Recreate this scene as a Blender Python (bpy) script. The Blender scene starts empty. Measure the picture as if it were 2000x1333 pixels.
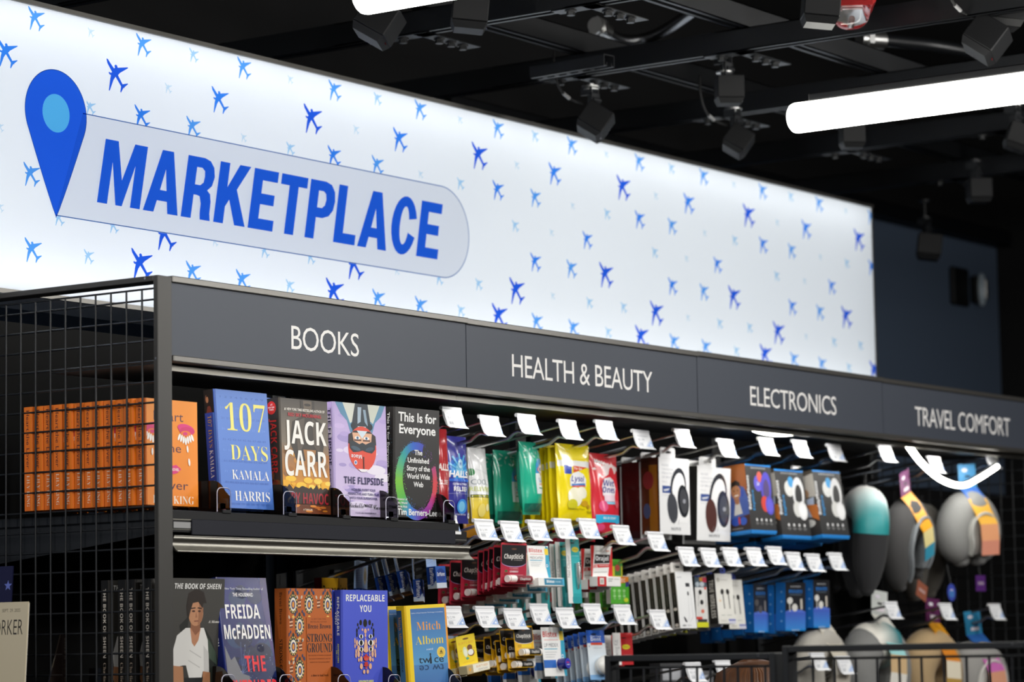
import bpy, math, random
from mathutils import Vector as V, Matrix
from mathutils.geometry import tessellate_polygon
random.seed(7)
sc = bpy.context.scene
COL = sc.collection
# ---------------------------------------------------------------- camera
F_PX = 5764.137
CAM = V((-3.99851562, -3.52166005, 1.45953054))
RT = V((0.571666852448219, -0.8203002257547874, -0.017451344893480932))
UP = V((-0.07735140016855861, -0.07505656413593872, 0.9941746692971369))
FW = V((0.8168315436513883, 0.566986818018508, 0.10635872079588748))
cd = bpy.data.cameras.new('camera')
cd.sensor_width = 36.0
cd.sensor_fit = 'HORIZONTAL'
cd.lens = F_PX / 2000 * 36
cd.clip_start = 0.05
cd.dof.use_dof = True
cd.dof.focus_distance = 5.75
cd.dof.aperture_fstop = 4.6
cam = bpy.data.objects.new('camera', cd)
cam.matrix_world = Matrix(((RT.x, UP.x, -FW.x, CAM.x), (RT.y, UP.y, -FW.y, CAM.y), (RT.z, UP.z, -FW.z, CAM.z), (0, 0, 0, 1)))
COL.objects.link(cam)
sc.camera = cam


def at(u, v, X=None, Y=None, Z=None, D=None):
    """pixel of the 2000x1333 photograph -> point on the plane X, Y or Z (or at depth D)"""
    d = RT * ((u - 1000) / F_PX) + UP * (-(v - 666.5) / F_PX) + FW
    if X is not None: t = (X - CAM.x) / d.x
    elif Y is not None: t = (Y - CAM.y) / d.y
    elif Z is not None: t = (Z - CAM.z) / d.z
    else: t = D
    return CAM + d * t


# ---------------------------------------------------------------- world, exposure, lamps
sc.view_settings.view_transform = 'Standard'
sc.view_settings.look = 'None'
sc.view_settings.gamma = 1.0
sc.view_settings.use_curve_mapping = False
sc.view_settings.exposure = 0.0
w = bpy.data.worlds.new('world')
sc.world = w
w.use_nodes = True
w.node_tree.nodes['Background'].inputs[0].default_value = (0.75, 0.85, 1.0, 1)
w.node_tree.nodes['Background'].inputs[1].default_value = 0.012


def area(name, loc, aim, sx, sy, power, col=(1, .98, .955)):
    l = bpy.data.lights.new(name, 'AREA')
    l.shape = 'RECTANGLE'
    l.size, l.size_y, l.energy, l.color = sx, sy, power, col
    o = bpy.data.objects.new(name, l)
    o.location = loc
    o.rotation_euler = (V(aim) - V(loc)).to_track_quat('-Z', 'Y').to_euler()
    COL.objects.link(o)
    return o


# the shop's ceiling lamps in front of the display (outside the frame)
for i, (x, y) in enumerate([(-2.6, -1.3), (-1.1, -1.9), (0.5, -2.3), (2.2, -2.4), (3.8, -2.2)]):
    area('ceiling_lamp_light', (x, y, 2.74), (x * .6 + .5, 0.0, 1.2), .16, 1.2, 23)
area('aisle_lamp_light', (-2.6, .9, 2.7), (-.2, .3, 1.7), .16, 1.2, 10)
# led strips tucked up under the header
for k in range(4):
    area('header_strip_light', (.43 + .9144 * k, .068, 1.9935), (.43 + .9144 * k, .16, 1.5), .70, .014, (.3, .5, 1.0, 1.1)[k])
# lamps inside the sign's box
SX0, SX1, SZ0, SZ1, SY = -.62, 3.655, 2.182, 2.752, .5
area('sign_panel_light', ((SX0 + SX1) / 2, SY + .15, (SZ0 + SZ1) / 2), ((SX0 + SX1) / 2, 0, (SZ0 + SZ1) / 2), SX1 - SX0 - .02, .52, 1.8, (.88, .95, 1))
area('sign_top_light', ((SX0 + SX1) / 2, SY + .07, SZ1 - .014), ((SX0 + SX1) / 2, SY, SZ1 - .09), SX1 - SX0 - .02, .02, 1.05, (.95, .98, 1))
area('sign_bottom_light', ((SX0 + SX1) / 2, SY + .07, SZ0 + .014), ((SX0 + SX1) / 2, SY, SZ0 + .09), SX1 - SX0 - .02, .02, 1.05, (.95, .98, 1))


# ---------------------------------------------------------------- colours, materials
def _l(c):
    return c / 12.92 if c <= .04045 else ((c + .055) / 1.055) ** 2.4


_hc = {}


def hx(h):
    if not isinstance(h, str): return h
    if h not in _hc:
        _hc[h] = tuple(_l(int(h[i:i + 2], 16) / 255) for i in (0, 2, 4))
    return _hc[h]


def mixc(a, b, t):
    a, b = hx(a), hx(b)
    return tuple(a[i] + (b[i] - a[i]) * t for i in range(3))


MATS = {}


def mat(name, rough=.5, metal=0., spec=.5, col=None, coat=0., bump=0., bscale=400., trans=0., emit=0., sheen=0., var=0., ior=None, alpha=None):
    m = bpy.data.materials.new(name)
    m.use_nodes = True
    nt = m.node_tree
    b = nt.nodes['Principled BSDF']
    b.inputs['Roughness'].default_value = rough
    b.inputs['Metallic'].default_value = metal
    b.inputs['Specular IOR Level'].default_value = spec
    b.inputs['Coat Weight'].default_value = coat
    b.inputs['Transmission Weight'].default_value = trans
    if ior: b.inputs['IOR'].default_value = ior
    if alpha: b.inputs['Alpha'].default_value = alpha
    if sheen:
        b.inputs['Sheen Weight'].default_value = sheen
    src = None
    if col is None:
        a = nt.nodes.new('ShaderNodeAttribute')
        a.attribute_name = 'Col'
        src = a.outputs['Color']
    else:
        r = nt.nodes.new('ShaderNodeRGB')
        r.outputs[0].default_value = (*hx(col), 1)
        src = r.outputs[0]
    tc = nt.nodes.new('ShaderNodeTexCoord')
    if var or bump:
        n = nt.nodes.new('ShaderNodeTexNoise')
        n.inputs['Scale'].default_value = bscale
        n.inputs['Detail'].default_value = 3
        nt.links.new(tc.outputs['Object'], n.inputs['Vector'])
    if var:
        h = nt.nodes.new('ShaderNodeMixRGB')
        h.blend_type = 'MULTIPLY'
        h.inputs[0].default_value = var
        nt.links.new(src, h.inputs[1])
        nt.links.new(n.outputs['Fac'], h.inputs[2])
        src = h.outputs[0]
    nt.links.new(src, b.inputs['Base Color'])
    if bump:
        bp = nt.nodes.new('ShaderNodeBump')
        bp.inputs['Strength'].default_value = bump
        bp.inputs['Distance'].default_value = .001
        nt.links.new(n.outputs['Fac'], bp.inputs['Height'])
        nt.links.new(bp.outputs['Normal'], b.inputs['Normal'])
    if emit:
        nt.links.new(src, b.inputs['Emission Color'])
        b.inputs['Emission Strength'].default_value = emit
    MATS[name] = m
    return m


mat('print', .42)
mat('print_matte', .6, spec=.3)
mat('print_gloss', .2, coat=.5)
mat('foil', .22, coat=.35, bump=.35, bscale=45)
mat('black_metal', .42, col='1b1d20', bump=.12, bscale=900)
mat('dark_metal', .6, col='070707', bump=.1, bscale=700, spec=.12)
mat('post_metal', .45, col='302e2a', bump=.1, bscale=900)
mat('header_board', .5, col='40454f', bump=.08, bscale=1500, spec=.4)
mat('header_trim', .34, metal=.7, col='6a6864')
mat('steel', .36, metal=1., col='8f8c84', bump=.05, bscale=300)
mat('chrome', .3, metal=1., col='d2d2d0')
mat('acrylic_glint', .15, col='c9c6d6', coat=.5)  # pale colour standing in for light caught on acrylic edges
mat('dark_chrome', .3, metal=1., col='8c8d90')
mat('strut_paint', .38, col='0f1114', bump=.1, bscale=600)
mat('plastic_black', .55, spec=.3, col='0e0f11', bump=.15, bscale=1200)
mat('plastic_grey', .35, col='9a9a9a')
mat('rubber', .6, col='0c0c0d')
mat('wall_paint', .75, col='56667c', bump=.1, bscale=200)
mat('ceiling_paint_and_shade', .9, col='050506')
mat('floor_tile', .35, col='55524e', var=.4, bscale=6)
mat('acrylic', .03, col='f4f6ff', trans=1., ior=1.49)
mat('acrylic_dark_reflex', .08, col='120c0a', coat=.4)  # clear acrylic, its dark reflections painted in as an opaque colour
mat('clear_plastic', .08, col='ffffff', trans=1., ior=1.2)
mat('red_glass', .1, col='3a0d10', coat=.5)
mat('fabric', .95, sheen=.08, bump=.6, bscale=350, var=.25)
mat('skin', .5, col='c99a78')
mat('hair_col', .4, spec=.4)
mat('cloth', .9, col='3a4654', bump=.3, bscale=500)
mat('lamp', .4, col='fffdf4', emit=18.)
mat('led', .4, col='fffdf2', emit=12.)
mat('led_strip', .4, col='fffdf2', emit=1.6)


def sign_mats():
    m = bpy.data.materials.new('sign_film')
    m.use_nodes = True
    nt = m.node_tree
    nt.nodes.remove(nt.nodes['Principled BSDF'])
    t = nt.nodes.new('ShaderNodeBsdfTranslucent')
    t.inputs[0].default_value = (.97, .985, 1, 1)
    d = nt.nodes.new('ShaderNodeBsdfDiffuse')
    d.inputs[0].default_value = (.8, .82, .84, 1)
    mx = nt.nodes.new('ShaderNodeMixShader')
    mx.inputs[0].default_value = .12
    nt.links.new(t.outputs[0], mx.inputs[1])
    nt.links.new(d.outputs[0], mx.inputs[2])
    nt.links.new(mx.outputs[0], nt.nodes['Material Output'].inputs[0])
    MATS['sign_film'] = m
    m = bpy.data.materials.new('sign_ink')
    m.use_nodes = True
    nt = m.node_tree
    nt.nodes.remove(nt.nodes['Principled BSDF'])
    a = nt.nodes.new('ShaderNodeAttribute')
    a.attribute_name = 'Col'
    t = nt.nodes.new('ShaderNodeBsdfTransparent')
    nt.links.new(a.outputs['Color'], t.inputs[0])
    nt.links.new(t.outputs[0], nt.nodes['Material Output'].inputs[0])
    MATS['sign_ink'] = m


sign_mats()

# ---------------------------------------------------------------- text glyphs from the built-in font
_tc = {}


def style(s, k):
    o = []
    for ch in s:
        n = ord(ch)
        U, Lw, Dg = 65 <= n <= 90, 97 <= n <= 122, 48 <= n <= 57
        base = {'b': (0x1D5D4, 0x1D5EE, 0x1D7EC), 'B': (0x1D5D4, 0x1D5EE, 0x1D7EC), 's': (0x1D400, 0x1D41A, 0x1D7CE), 'S': (0x1D400, 0x1D41A, 0x1D7CE),
                'k': (0x1D4D0, 0x1D4EA, 0x1D7CE), 'i': (0x1D468, 0x1D482, 0x1D7CE)}.get(k)
        if base and U: o.append(chr(base[0] + n - 65))
        elif base and Lw: o.append(chr(base[1] + n - 97))
        elif base and Dg: o.append(chr(base[2] + n - 48))
        else: o.append(ch)
    return ''.join(o)


def glyphs(s, k='n', shear=0., space=1.):
    key = (s, k, shear, space)
    if key not in _tc:
        c = bpy.data.curves.new('t', 'FONT')
        c.body = style(s, k)
        c.resolution_u = 3
        c.space_character = space
        c.offset = {'B': .018, 'S': -.012, 'h': .022, 'l': -.008, 'H': .035}.get(k, 0)
        o = bpy.data.objects.new('t', c)
        m = o.to_mesh()
        vs = [(p.co.x + shear * p.co.y, p.co.y) for p in m.vertices]
        fs = [tuple(p.vertices) for p in m.polygons]
        o.to_mesh_clear()
        bpy.data.objects.remove(o)
        bpy.data.curves.remove(c)
        _tc[key] = (vs, fs)
    return _tc[key]


# ---------------------------------------------------------------- mesh builder
class MB:
    def __init__(s):
        s.v, s.f, s.c, s.sm = [], [], [], []

    def add(s, vs, fs, col=(.5, .5, .5), smooth=False):
        n = len(s.v)
        s.v += [tuple(p) for p in vs]
        col = hx(col) if isinstance(col, str) else col
        for f in fs:
            s.f.append([i + n for i in f])
            if callable(col): s.c.append([col(vs[i]) for i in f])
            else: s.c.append([col] * len(f))
            s.sm.append(smooth)

    def box(s, a, b, col='808080', ch=0.):
        x0, y0, z0 = (min(a[i], b[i]) for i in range(3))
        x1, y1, z1 = (max(a[i], b[i]) for i in range(3))
        if ch <= 0:
            vs = [(x, y, z) for x in (x0, x1) for y in (y0, y1) for z in (z0, z1)]
            s.add(vs, [(0, 1, 3, 2), (4, 6, 7, 5), (0, 4, 5, 1), (2, 3, 7, 6), (0, 2, 6, 4), (1, 5, 7, 3)], col)
            return
        ch = min(ch, (x1 - x0) / 2.01, (y1 - y0) / 2.01, (z1 - z0) / 2.01)
        L = [(x0, x1), (y0, y1), (z0, z1)]
        idx, vs = {}, []
        for i in range(8):
            sg = (i & 1, i >> 1 & 1, i >> 2 & 1)
            for ax in range(3):
                p = []
                for k in range(3):
                    e = L[k][sg[k]]
                    p.append(e if k == ax else e + (ch if sg[k] == 0 else -ch))
                idx[(sg, ax)] = len(vs)
                vs.append(p)
        fs = []
        for ax in range(3):
            for e in (0, 1):
                q = []
                for (p, r) in ((0, 0), (1, 0), (1, 1), (0, 1)):
                    sg = [0, 0, 0]
                    sg[ax] = e
                    sg[(ax + 1) % 3] = p
                    sg[(ax + 2) % 3] = r
                    q.append(idx[(tuple(sg), ax)])
                fs.append(q if e else q[::-1])
        for ax in range(3):
            b1, c1 = (ax + 1) % 3, (ax + 2) % 3
            for p in (0, 1):
                for r in (0, 1):
                    s0, s1 = [0, 0, 0], [0, 0, 0]
                    s0[b1] = s1[b1] = p
                    s0[c1] = s1[c1] = r
                    s1[ax] = 1
                    s0, s1 = tuple(s0), tuple(s1)
                    q = [idx[(s0, b1)], idx[(s1, b1)], idx[(s1, c1)], idx[(s0, c1)]]
                    fs.append(q if p != r else q[::-1])
        for i in range(8):
            sg = (i & 1, i >> 1 & 1, i >> 2 & 1)
            t = [idx[(sg, 0)], idx[(sg, 1)], idx[(sg, 2)]]
            fs.append(t if sum(sg) % 2 else t[::-1])
        s.add(vs, fs, col)

    def tube(s, pts, r, col='808080', n=8, caps=True, flat=None, smooth=True):
        pts = [V(p) for p in pts]
        rs = r if isinstance(r, (list, tuple)) else [r] * len(pts)
        t = [(pts[min(i + 1, len(pts) - 1)] - pts[max(i - 1, 0)]).normalized() for i in range(len(pts))]
        a = V((0, 0, 1)) if abs(t[0].z) < .9 else V((1, 0, 0))
        u = t[0].cross(a).normalized()
        vs = []
        for i, p in enumerate(pts):
            u = (u - t[i] * u.dot(t[i])).normalized()
            w_ = t[i].cross(u)
            for k in range(n):
                an = 2 * math.pi * k / n + math.pi / n
                f = flat or 1.
                vs.append(p + u * (math.cos(an) * rs[i]) + w_ * (math.sin(an) * rs[i] * f))
        fs = []
        for i in range(len(pts) - 1):
            for k in range(n):
                k2 = (k + 1) % n
                fs.append((i * n + k, i * n + k2, (i + 1) * n + k2, (i + 1) * n + k))
        if callable(col):
            s.add(vs, fs, col, smooth)
        else:
            s.add(vs, fs, col, smooth)
        if caps:
            s.add(vs[:n], [tuple(range(n - 1, -1, -1))], col)
            s.add(vs[-n:], [tuple(range(n))], col)

    def cyl(s, a, b, r, col='808080', n=16, r2=None, smooth=True):
        s.tube([a, b], [r, r if r2 is None else r2], col, n, smooth=smooth)

    def grid(s, fn, nu, nv, col, smooth=True, flip=False):
        vs, cs = [], []
        for j in range(nv + 1):
            for i in range(nu + 1):
                vs.append(tuple(fn(i / nu, j / nv)))
        n = len(s.v)
        s.v += vs
        for j in range(nv):
            for i in range(nu):
                q = [j * (nu + 1) + i, j * (nu + 1) + i + 1, (j + 1) * (nu + 1) + i + 1, (j + 1) * (nu + 1) + i]
                if flip: q = q[::-1]
                s.f.append([k + n for k in q])
                if callable(col): s.c.append([hx(col((k % (nu + 1)) / nu, (k // (nu + 1)) / nv)) for k in q])
                else: s.c.append([hx(col)] * 4)
                s.sm.append(smooth)

    def ball(s, c, r, col, nu=16, nv=10):
        c = V(c)
        r = r if isinstance(r, (tuple, list)) else (r, r, r)
        s.grid(lambda a, b: (c.x + r[0] * math.cos(2 * math.pi * a) * math.sin(math.pi * b), c.y + r[1] * math.sin(2 * math.pi * a) * math.sin(math.pi * b),
                             c.z - r[2] * math.cos(math.pi * b)), nu, nv, col)

    def build(s, name, mt, parent=None, M=None):
        me = bpy.data.meshes.new(name)
        vs = s.v if M is None else [M @ V(p) for p in s.v]
        me.from_pydata(vs, [], s.f)
        at_ = me.color_attributes.new('Col', 'FLOAT_COLOR', 'CORNER')
        buf = []
        for f in s.c:
            for c in f: buf += (c[0], c[1], c[2], 1.0)
        at_.data.foreach_set('color', buf)
        me.polygons.foreach_set('use_smooth', s.sm)
        me.materials.append(MATS[mt])
        o = bpy.data.objects.new(name, me)
        COL.objects.link(o)
        if parent is not None: o.parent = parent
        return o


def clip01(pts):
    for ax, lim, k in ((0, 0., 1), (0, 1., -1), (1, 0., 1), (1, 1., -1)):
        if all((q[ax] - lim) * k >= 0 for q in pts): continue
        o = []
        for i in range(len(pts)):
            a, b = pts[i], pts[(i + 1) % len(pts)]
            ia, ib = (a[ax] - lim) * k >= 0, (b[ax] - lim) * k >= 0
            if ia: o.append(a)
            if ia != ib:
                t = (lim - a[ax]) / (b[ax] - a[ax])
                o.append((a[0] + (b[0] - a[0]) * t, a[1] + (b[1] - a[1]) * t))
        pts = o
        if len(pts) < 3: return []
    return pts


class Face:
    """flat (or bulged) printed face; u, v run 0..1"""

    def __init__(s, mb, o, u, v, w, h, bulge=None, lift=4e-5):
        s.mb, s.o, s.u, s.v, s.w, s.h = mb, V(o), V(u), V(v), w, h
        s.n = s.u.cross(s.v)
        s.bulge = bulge
        s.k, s.lift = 1, lift
        if bulge: s.lift = 1.4e-4
        s.clip = not (w == 1 and h == 1)

    def put(s, uv, fs, c, z):
        if not s.bulge:
            s.mb.add([s.P(x, y, z) for x, y in uv], fs, c)
            return
        uv = [tuple(q) for q in uv]
        todo = [(f[0], f[i], f[i + 1]) for f in fs for i in range(1, len(f) - 1)]
        mid, out = {}, []
        def m_(a, b):
            k = (min(a, b), max(a, b))
            if k not in mid:
                mid[k] = len(uv)
                uv.append(((uv[a][0] + uv[b][0]) / 2, (uv[a][1] + uv[b][1]) / 2))
            return mid[k]
        while todo:
            t = todo.pop()
            L = [math.hypot(uv[t[i]][0] - uv[t[(i + 1) % 3]][0], uv[t[i]][1] - uv[t[(i + 1) % 3]][1]) for i in range(3)]
            i = L.index(max(L))
            if L[i] < .05: out.append(t); continue
            a, b, d = t[i], t[(i + 1) % 3], t[(i + 2) % 3]
            e = m_(a, b)
            todo += [(a, e, d), (e, b, d)]
        s.mb.add([s.P(x, y, z) for x, y in uv], out, c, True)

    def P(s, a, b, z=0.):
        d = z + (s.bulge(a, b) if s.bulge else 0)
        return s.o + s.u * (a * s.w) + s.v * (b * s.h) + s.n * d

    def z(s):
        s.k += 1
        return s.k * s.lift + (.0009 if s.bulge else 0)

    def r(s, a0, b0, a1, b1, c, c2=None, n=None):
        z = s.z()
        n = n or (28 if s.bulge else (6 if c2 else 1))
        c, c2 = hx(c), hx(c2) if c2 else None
        s.mb.grid(lambda i, j: s.P(a0 + (a1 - a0) * i, b0 + (b1 - b0) * j, z), n if s.bulge else 1, n,
                  (lambda i, j: mixc(c, c2, j)) if c2 else c, smooth=bool(s.bulge))

    def p(s, pts, c):
        z = s.z()
        if s.clip: pts = clip01(pts)
        if len(pts) < 3: return
        tri = tessellate_polygon([[V((x, y, 0)) for x, y in pts]])
        ar = sum(pts[i][0] * pts[(i + 1) % len(pts)][1] - pts[(i + 1) % len(pts)][0] * pts[i][1] for i in range(len(pts)))
        tri = [t if sum((pts[t[i]][0] * pts[t[(i + 1) % 3]][1] - pts[t[(i + 1) % 3]][0] * pts[t[i]][1]) for i in range(3)) > 0 else t[::-1] for t in tri]
        s.put(pts, tri, c, z)

    def ph(s, out, hole, c):
        z = s.z()
        al = list(out) + list(hole)
        tri = tessellate_polygon([[V((x, y, 0)) for x, y in out], [V((x, y, 0)) for x, y in hole]])
        q = []
        for t in tri:
            A = [al[i] for i in t]
            ar = sum(A[i][0] * A[(i + 1) % 3][1] - A[(i + 1) % 3][0] * A[i][1] for i in range(3))
            q.append(t if ar > 0 else t[::-1])
        s.put(al, q, c, z)

    def e(s, cu, cv, ru, rv, c, n=18, a0=0., a1=360., rot=0.):
        z = s.z()
        ca, sa = math.cos(math.radians(rot)), math.sin(math.radians(rot))
        asp = s.w / s.h
        uv = []
        for i in range(n + (0 if a1 - a0 >= 360 else 1)):
            t = math.radians(a0 + (a1 - a0) * i / n)
            x, y = ru * math.cos(t), rv * math.sin(t)
            uv.append((cu + x * ca - y / asp * sa, cv + x * asp * sa + y * ca))
        uv = clip01(uv)
        if len(uv) < 3: return
        s.put(uv, [tuple(range(len(uv)))], c, z)

    def ln(s, pts, wd, c):
        """thin line, width as a share of w"""
        asp = s.w / s.h
        for (x0, y0), (x1, y1) in zip(pts, pts[1:]):
            dx, dy = (x1 - x0) * s.w, (y1 - y0) * s.h
            L = math.hypot(dx, dy) or 1
            nx, ny = -dy / L * wd / 2, dx / L * wd / 2 * asp
            s.p([(x0 - nx, y0 - ny), (x1 - nx, y1 - ny), (x1 + nx, y1 + ny), (x0 + nx, y0 + ny)], c)

    def t(s, txt, a, b, hv, c, w=None, al='c', k='n', rot=0, shear=0., space=1.):
        vs, fs = glyphs(txt, k, shear, space)
        if not vs: return
        x0, x1 = min(p[0] for p in vs), max(p[0] for p in vs)
        cap = .72
        z = s.z()
        if rot == 0:
            sy = hv * s.h / cap
            sx = (w * s.w / (x1 - x0)) if w else sy
            W = (x1 - x0) * sx
            ox = {'c': -W / 2, 'l': 0, 'r': -W}[al]
            pt = [(a + ((p[0] - x0) * sx + ox) / s.w, b + p[1] * sy / s.h) for p in vs]
        elif rot == -90:      # reads downwards; hv is a share of w, w a share of h
            sy = hv * s.w / cap
            sx = (w * s.h / (x1 - x0)) if w else sy
            pt = [(a + p[1] * sy / s.w, b - (p[0] - x0) * sx / s.h) for p in vs]
        elif rot == 90:
            sy = hv * s.w / cap
            sx = (w * s.h / (x1 - x0)) if w else sy
            pt = [(a - p[1] * sy / s.w, b + (p[0] - x0) * sx / s.h) for p in vs]
        else:                 # upside down
            sy = hv * s.h / cap
            sx = (w * s.w / (x1 - x0)) if w else sy
            W = (x1 - x0) * sx
            pt = [(a - ((p[0] - x0) * sx - W / 2) / s.w, b - p[1] * sy / s.h) for p in vs]
        s.put(pt, fs, c, z)


# ---------------------------------------------------------------- objects
def tag(o, label=None, cat=None, group=None, kind=None):
    if label: o['label'] = label
    if cat: o['category'] = cat
    if group: o['group'] = group
    if kind: o['kind'] = kind
    return o


def thing(name, label, cat, M=None, group=None):
    o = bpy.data.objects.new(name, None)
    o.empty_display_size = .02
    COL.objects.link(o)
    if M is not None: o.matrix_world = M if isinstance(M, Matrix) else Matrix.Translation(M)
    return tag(o, label, cat, group)


def dup(root, M, label, group=None):
    r = root.copy()
    COL.objects.link(r)
    r.matrix_world = M if isinstance(M, Matrix) else Matrix.Translation(M)
    tag(r, label, None, group)
    for ch in root.children:
        c = ch.copy()
        COL.objects.link(c)
        c.parent = r
        for g in ch.children:
            d = g.copy()
            COL.objects.link(d)
            d.parent = c
    return r


def struct(name, mb, mt):
    return tag(mb.build(name, mt), kind='structure')


def rot(ax, deg): return Matrix.Rotation(math.radians(deg), 4, ax)


ORD = ['first', 'second', 'third', 'fourth', 'fifth', 'sixth', 'seventh', 'eighth', 'ninth', 'tenth', 'eleventh', 'twelfth', 'thirteenth', 'fourteenth']
# ================================================================ the setting
def slab(name, a, b, mt):
    m = MB(); m.box(a, b); return struct(name, m, mt)


slab('floor', (-7, -7, -.1), (7.5, 3.2, 0), 'floor_tile')
slab('ceiling', (-7, -7, 3.5), (7.5, 3.2, 3.6), 'ceiling_paint_and_shade')
PW_ = .9144
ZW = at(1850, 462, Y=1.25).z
XW = at(1950, 600, Y=1.25).x
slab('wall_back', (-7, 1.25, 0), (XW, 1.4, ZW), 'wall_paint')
slab('wall_low_shade_1', (PW_ * 4 + .1, 1.19, 0), (XW, 1.25, 2.02), 'ceiling_paint_and_shade')  # black sheet added where the low wall only lies in shade
slab('wall_back_shade', (-7, 1.25, ZW), (XW, 1.4, 3.5), 'ceiling_paint_and_shade')  # unlit top of the back wall, its shade painted in as black
slab('wall_right', (XW, -7, 0), (XW + .15, 1.4, 3.5), 'ceiling_paint_and_shade')
slab('wall_left', (-7.1, -7, 0), (-7, 3.2, 3.5), 'wall_paint')
slab('wall_front', (-7, -7.1, 0), (7.5, -7, 3.5), 'wall_paint')

# ================================================================ ceiling struts
ZS = 2.9


def strut_mb(L, h=.052):
    """open-bottomed channel along local x, bottom lips at z = 0"""
    m = MB()
    w, t, lip = .0205, .0026, .010
    m.box((0, -w, h - t), (L, w, h)); m.box((0, -w, 0), (L, -w + t, h)); m.box((0, w - t, 0), (L, w, h))
    for s in (-1, 1):
        m.box((0, s * w, 0), (L, s * (w - lip), t))
        m.box((0, s * (w - lip), 0), (L, s * (w - lip - .0022), .009))
    return m


def strut(p0, p1, label, h=.052):
    d = p1 - p0
    L = math.hypot(d.x, d.y)
    o = strut_mb(L, h).build('ceiling_strut', 'strut_paint')
    o.matrix_world = Matrix.Translation(p0) @ rot('Z', math.degrees(math.atan2(d.y, d.x)))
    return tag(o, label, 'strut', 'struts of the ceiling grid')


def along(u, v, z, x0=None, x1=None, y0=None, y1=None):
    p = at(u, v, Z=z)
    if x0 is not None: return V((x0, p.y, z)), V((x1, p.y, z))
    return V((p.x, y0, z)), V((p.x, y1, z))


LONG = [((1200, 125), 'long black strut running over the middle of the sign, left of the glowing tube'),
        ((1560, 92), 'long black strut at the upper right, above the glowing tube lamp')]
YL = []
for (u, v), lb in LONG:
    a, b = along(u, v, ZS, x0=-1.2, x1=XW - .05)
    YL.append(a.y)
    strut(a, b, lb)
CR = [((160, 5), 'cross strut at the top left corner above the sign'), ((720, 84), 'cross strut behind the boxy sensors nearest the top edge'),
      ((1150, 147), 'cross strut behind the sensor that hangs in front of the sign edge'), ((1400, 230), 'cross strut behind the pair of hanging sensors'),
      ((1600, 303), 'cross strut meeting the sign edge right of the hanging pair'), ((1800, 358), 'cross strut nearest the right end of the lit sign')]
XC = []
for (u, v), lb in CR:
    p = at(u, v, Z=ZS - .0535)
    XC.append(p.x)
    strut(V((p.x, -2.6, ZS - .0535)), V((p.x, 1.2, ZS - .0535)), lb)
p = at(1850, 455, Y=1.2)
strut(V((2.5, 1.2, p.z)), V((XW - .02, 1.2, p.z)), 'dark strut along the top of the navy wall beyond the sign')
# crossing plates with bolts
n = 0
for xi, x in enumerate(XC):
    for yi, y in enumerate(YL):
        t_ = thing('strut_connector', 'bolted plate where %s meets the %s long strut' % (
            ['the top left cross strut', 'the cross strut behind the top sensors', 'the sign sensor cross strut', 'the paired sensors cross strut',
             'the next cross strut rightwards', 'the sign end cross strut'][xi], ['middle', 'upper right'][yi]), 'bracket',
            V((x, y, ZS - .0565)), 'bolted plates of the ceiling grid')
        m = MB()
        m.box((-.02, -.02, 0), (.19, .02, .0026), ch=.001)
        m.box((-.02, -.02, .0), (.02, .10, .0026), ch=.001)
        pl_ = m.build('plate', 'strut_paint', t_)
        for bx, by in ((.055, 0), (.1, 0), (.145, 0), (0, .06)):
            b = MB()
            b.cyl((bx, by, .001), (bx, by, -.003), .013, n=16); b.cyl((bx, by, -.003), (bx, by, -.011), .0095, n=6, smooth=False)
            b.build('bolt', 'strut_paint', pl_)

# ================================================================ ceiling lamps
def lamp(x, y0, y1, z, label):
    t_ = thing('tube_lamp', label, 'lamp', V((x, y0, z)), 'tube lamps under the ceiling grid')
    L = y1 - y0
    m = MB(); prof = []
    r = .034
    m.tube([(0, 0, 0), (0, .004, 0), (0, .012, 0), (0, L - .012, 0), (0, L - .004, 0), (0, L, 0)], [r * .8, r * .94, r, r, r * .94, r * .8], n=28)
    m.build('diffuser', 'lamp', t_)
    m = MB(); m.box((-.016, .05, .030), (.016, L - .05, .05), ch=.003)
    m.build('housing', 'plastic_black', t_)
    for yy in (.15, .45):
        h = MB(); h.cyl((0, yy, .049), (0, yy, ZS - z + .002), .002, n=6); h.build('hanger', 'dark_chrome', t_)


ZT = 2.66
p = at(1548, 232, Z=ZT)
lamp(p.x, p.y - 1.3, p.y, ZT, 'glowing white tube lamp at the right under the ceiling struts')
p = at(705, -6, Z=ZT)
lamp(p.x, p.y - 1.3, p.y, ZT, 'glowing white tube lamp cut by the top edge beside a black sensor')

# ================================================================ boxy sensors
def rbox(m, c, s, ch, top=None):
    m.box([c[i] - s[i] / 2 for i in range(3)], [c[i] + s[i] / 2 for i in range(3)], ch=ch)


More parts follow.
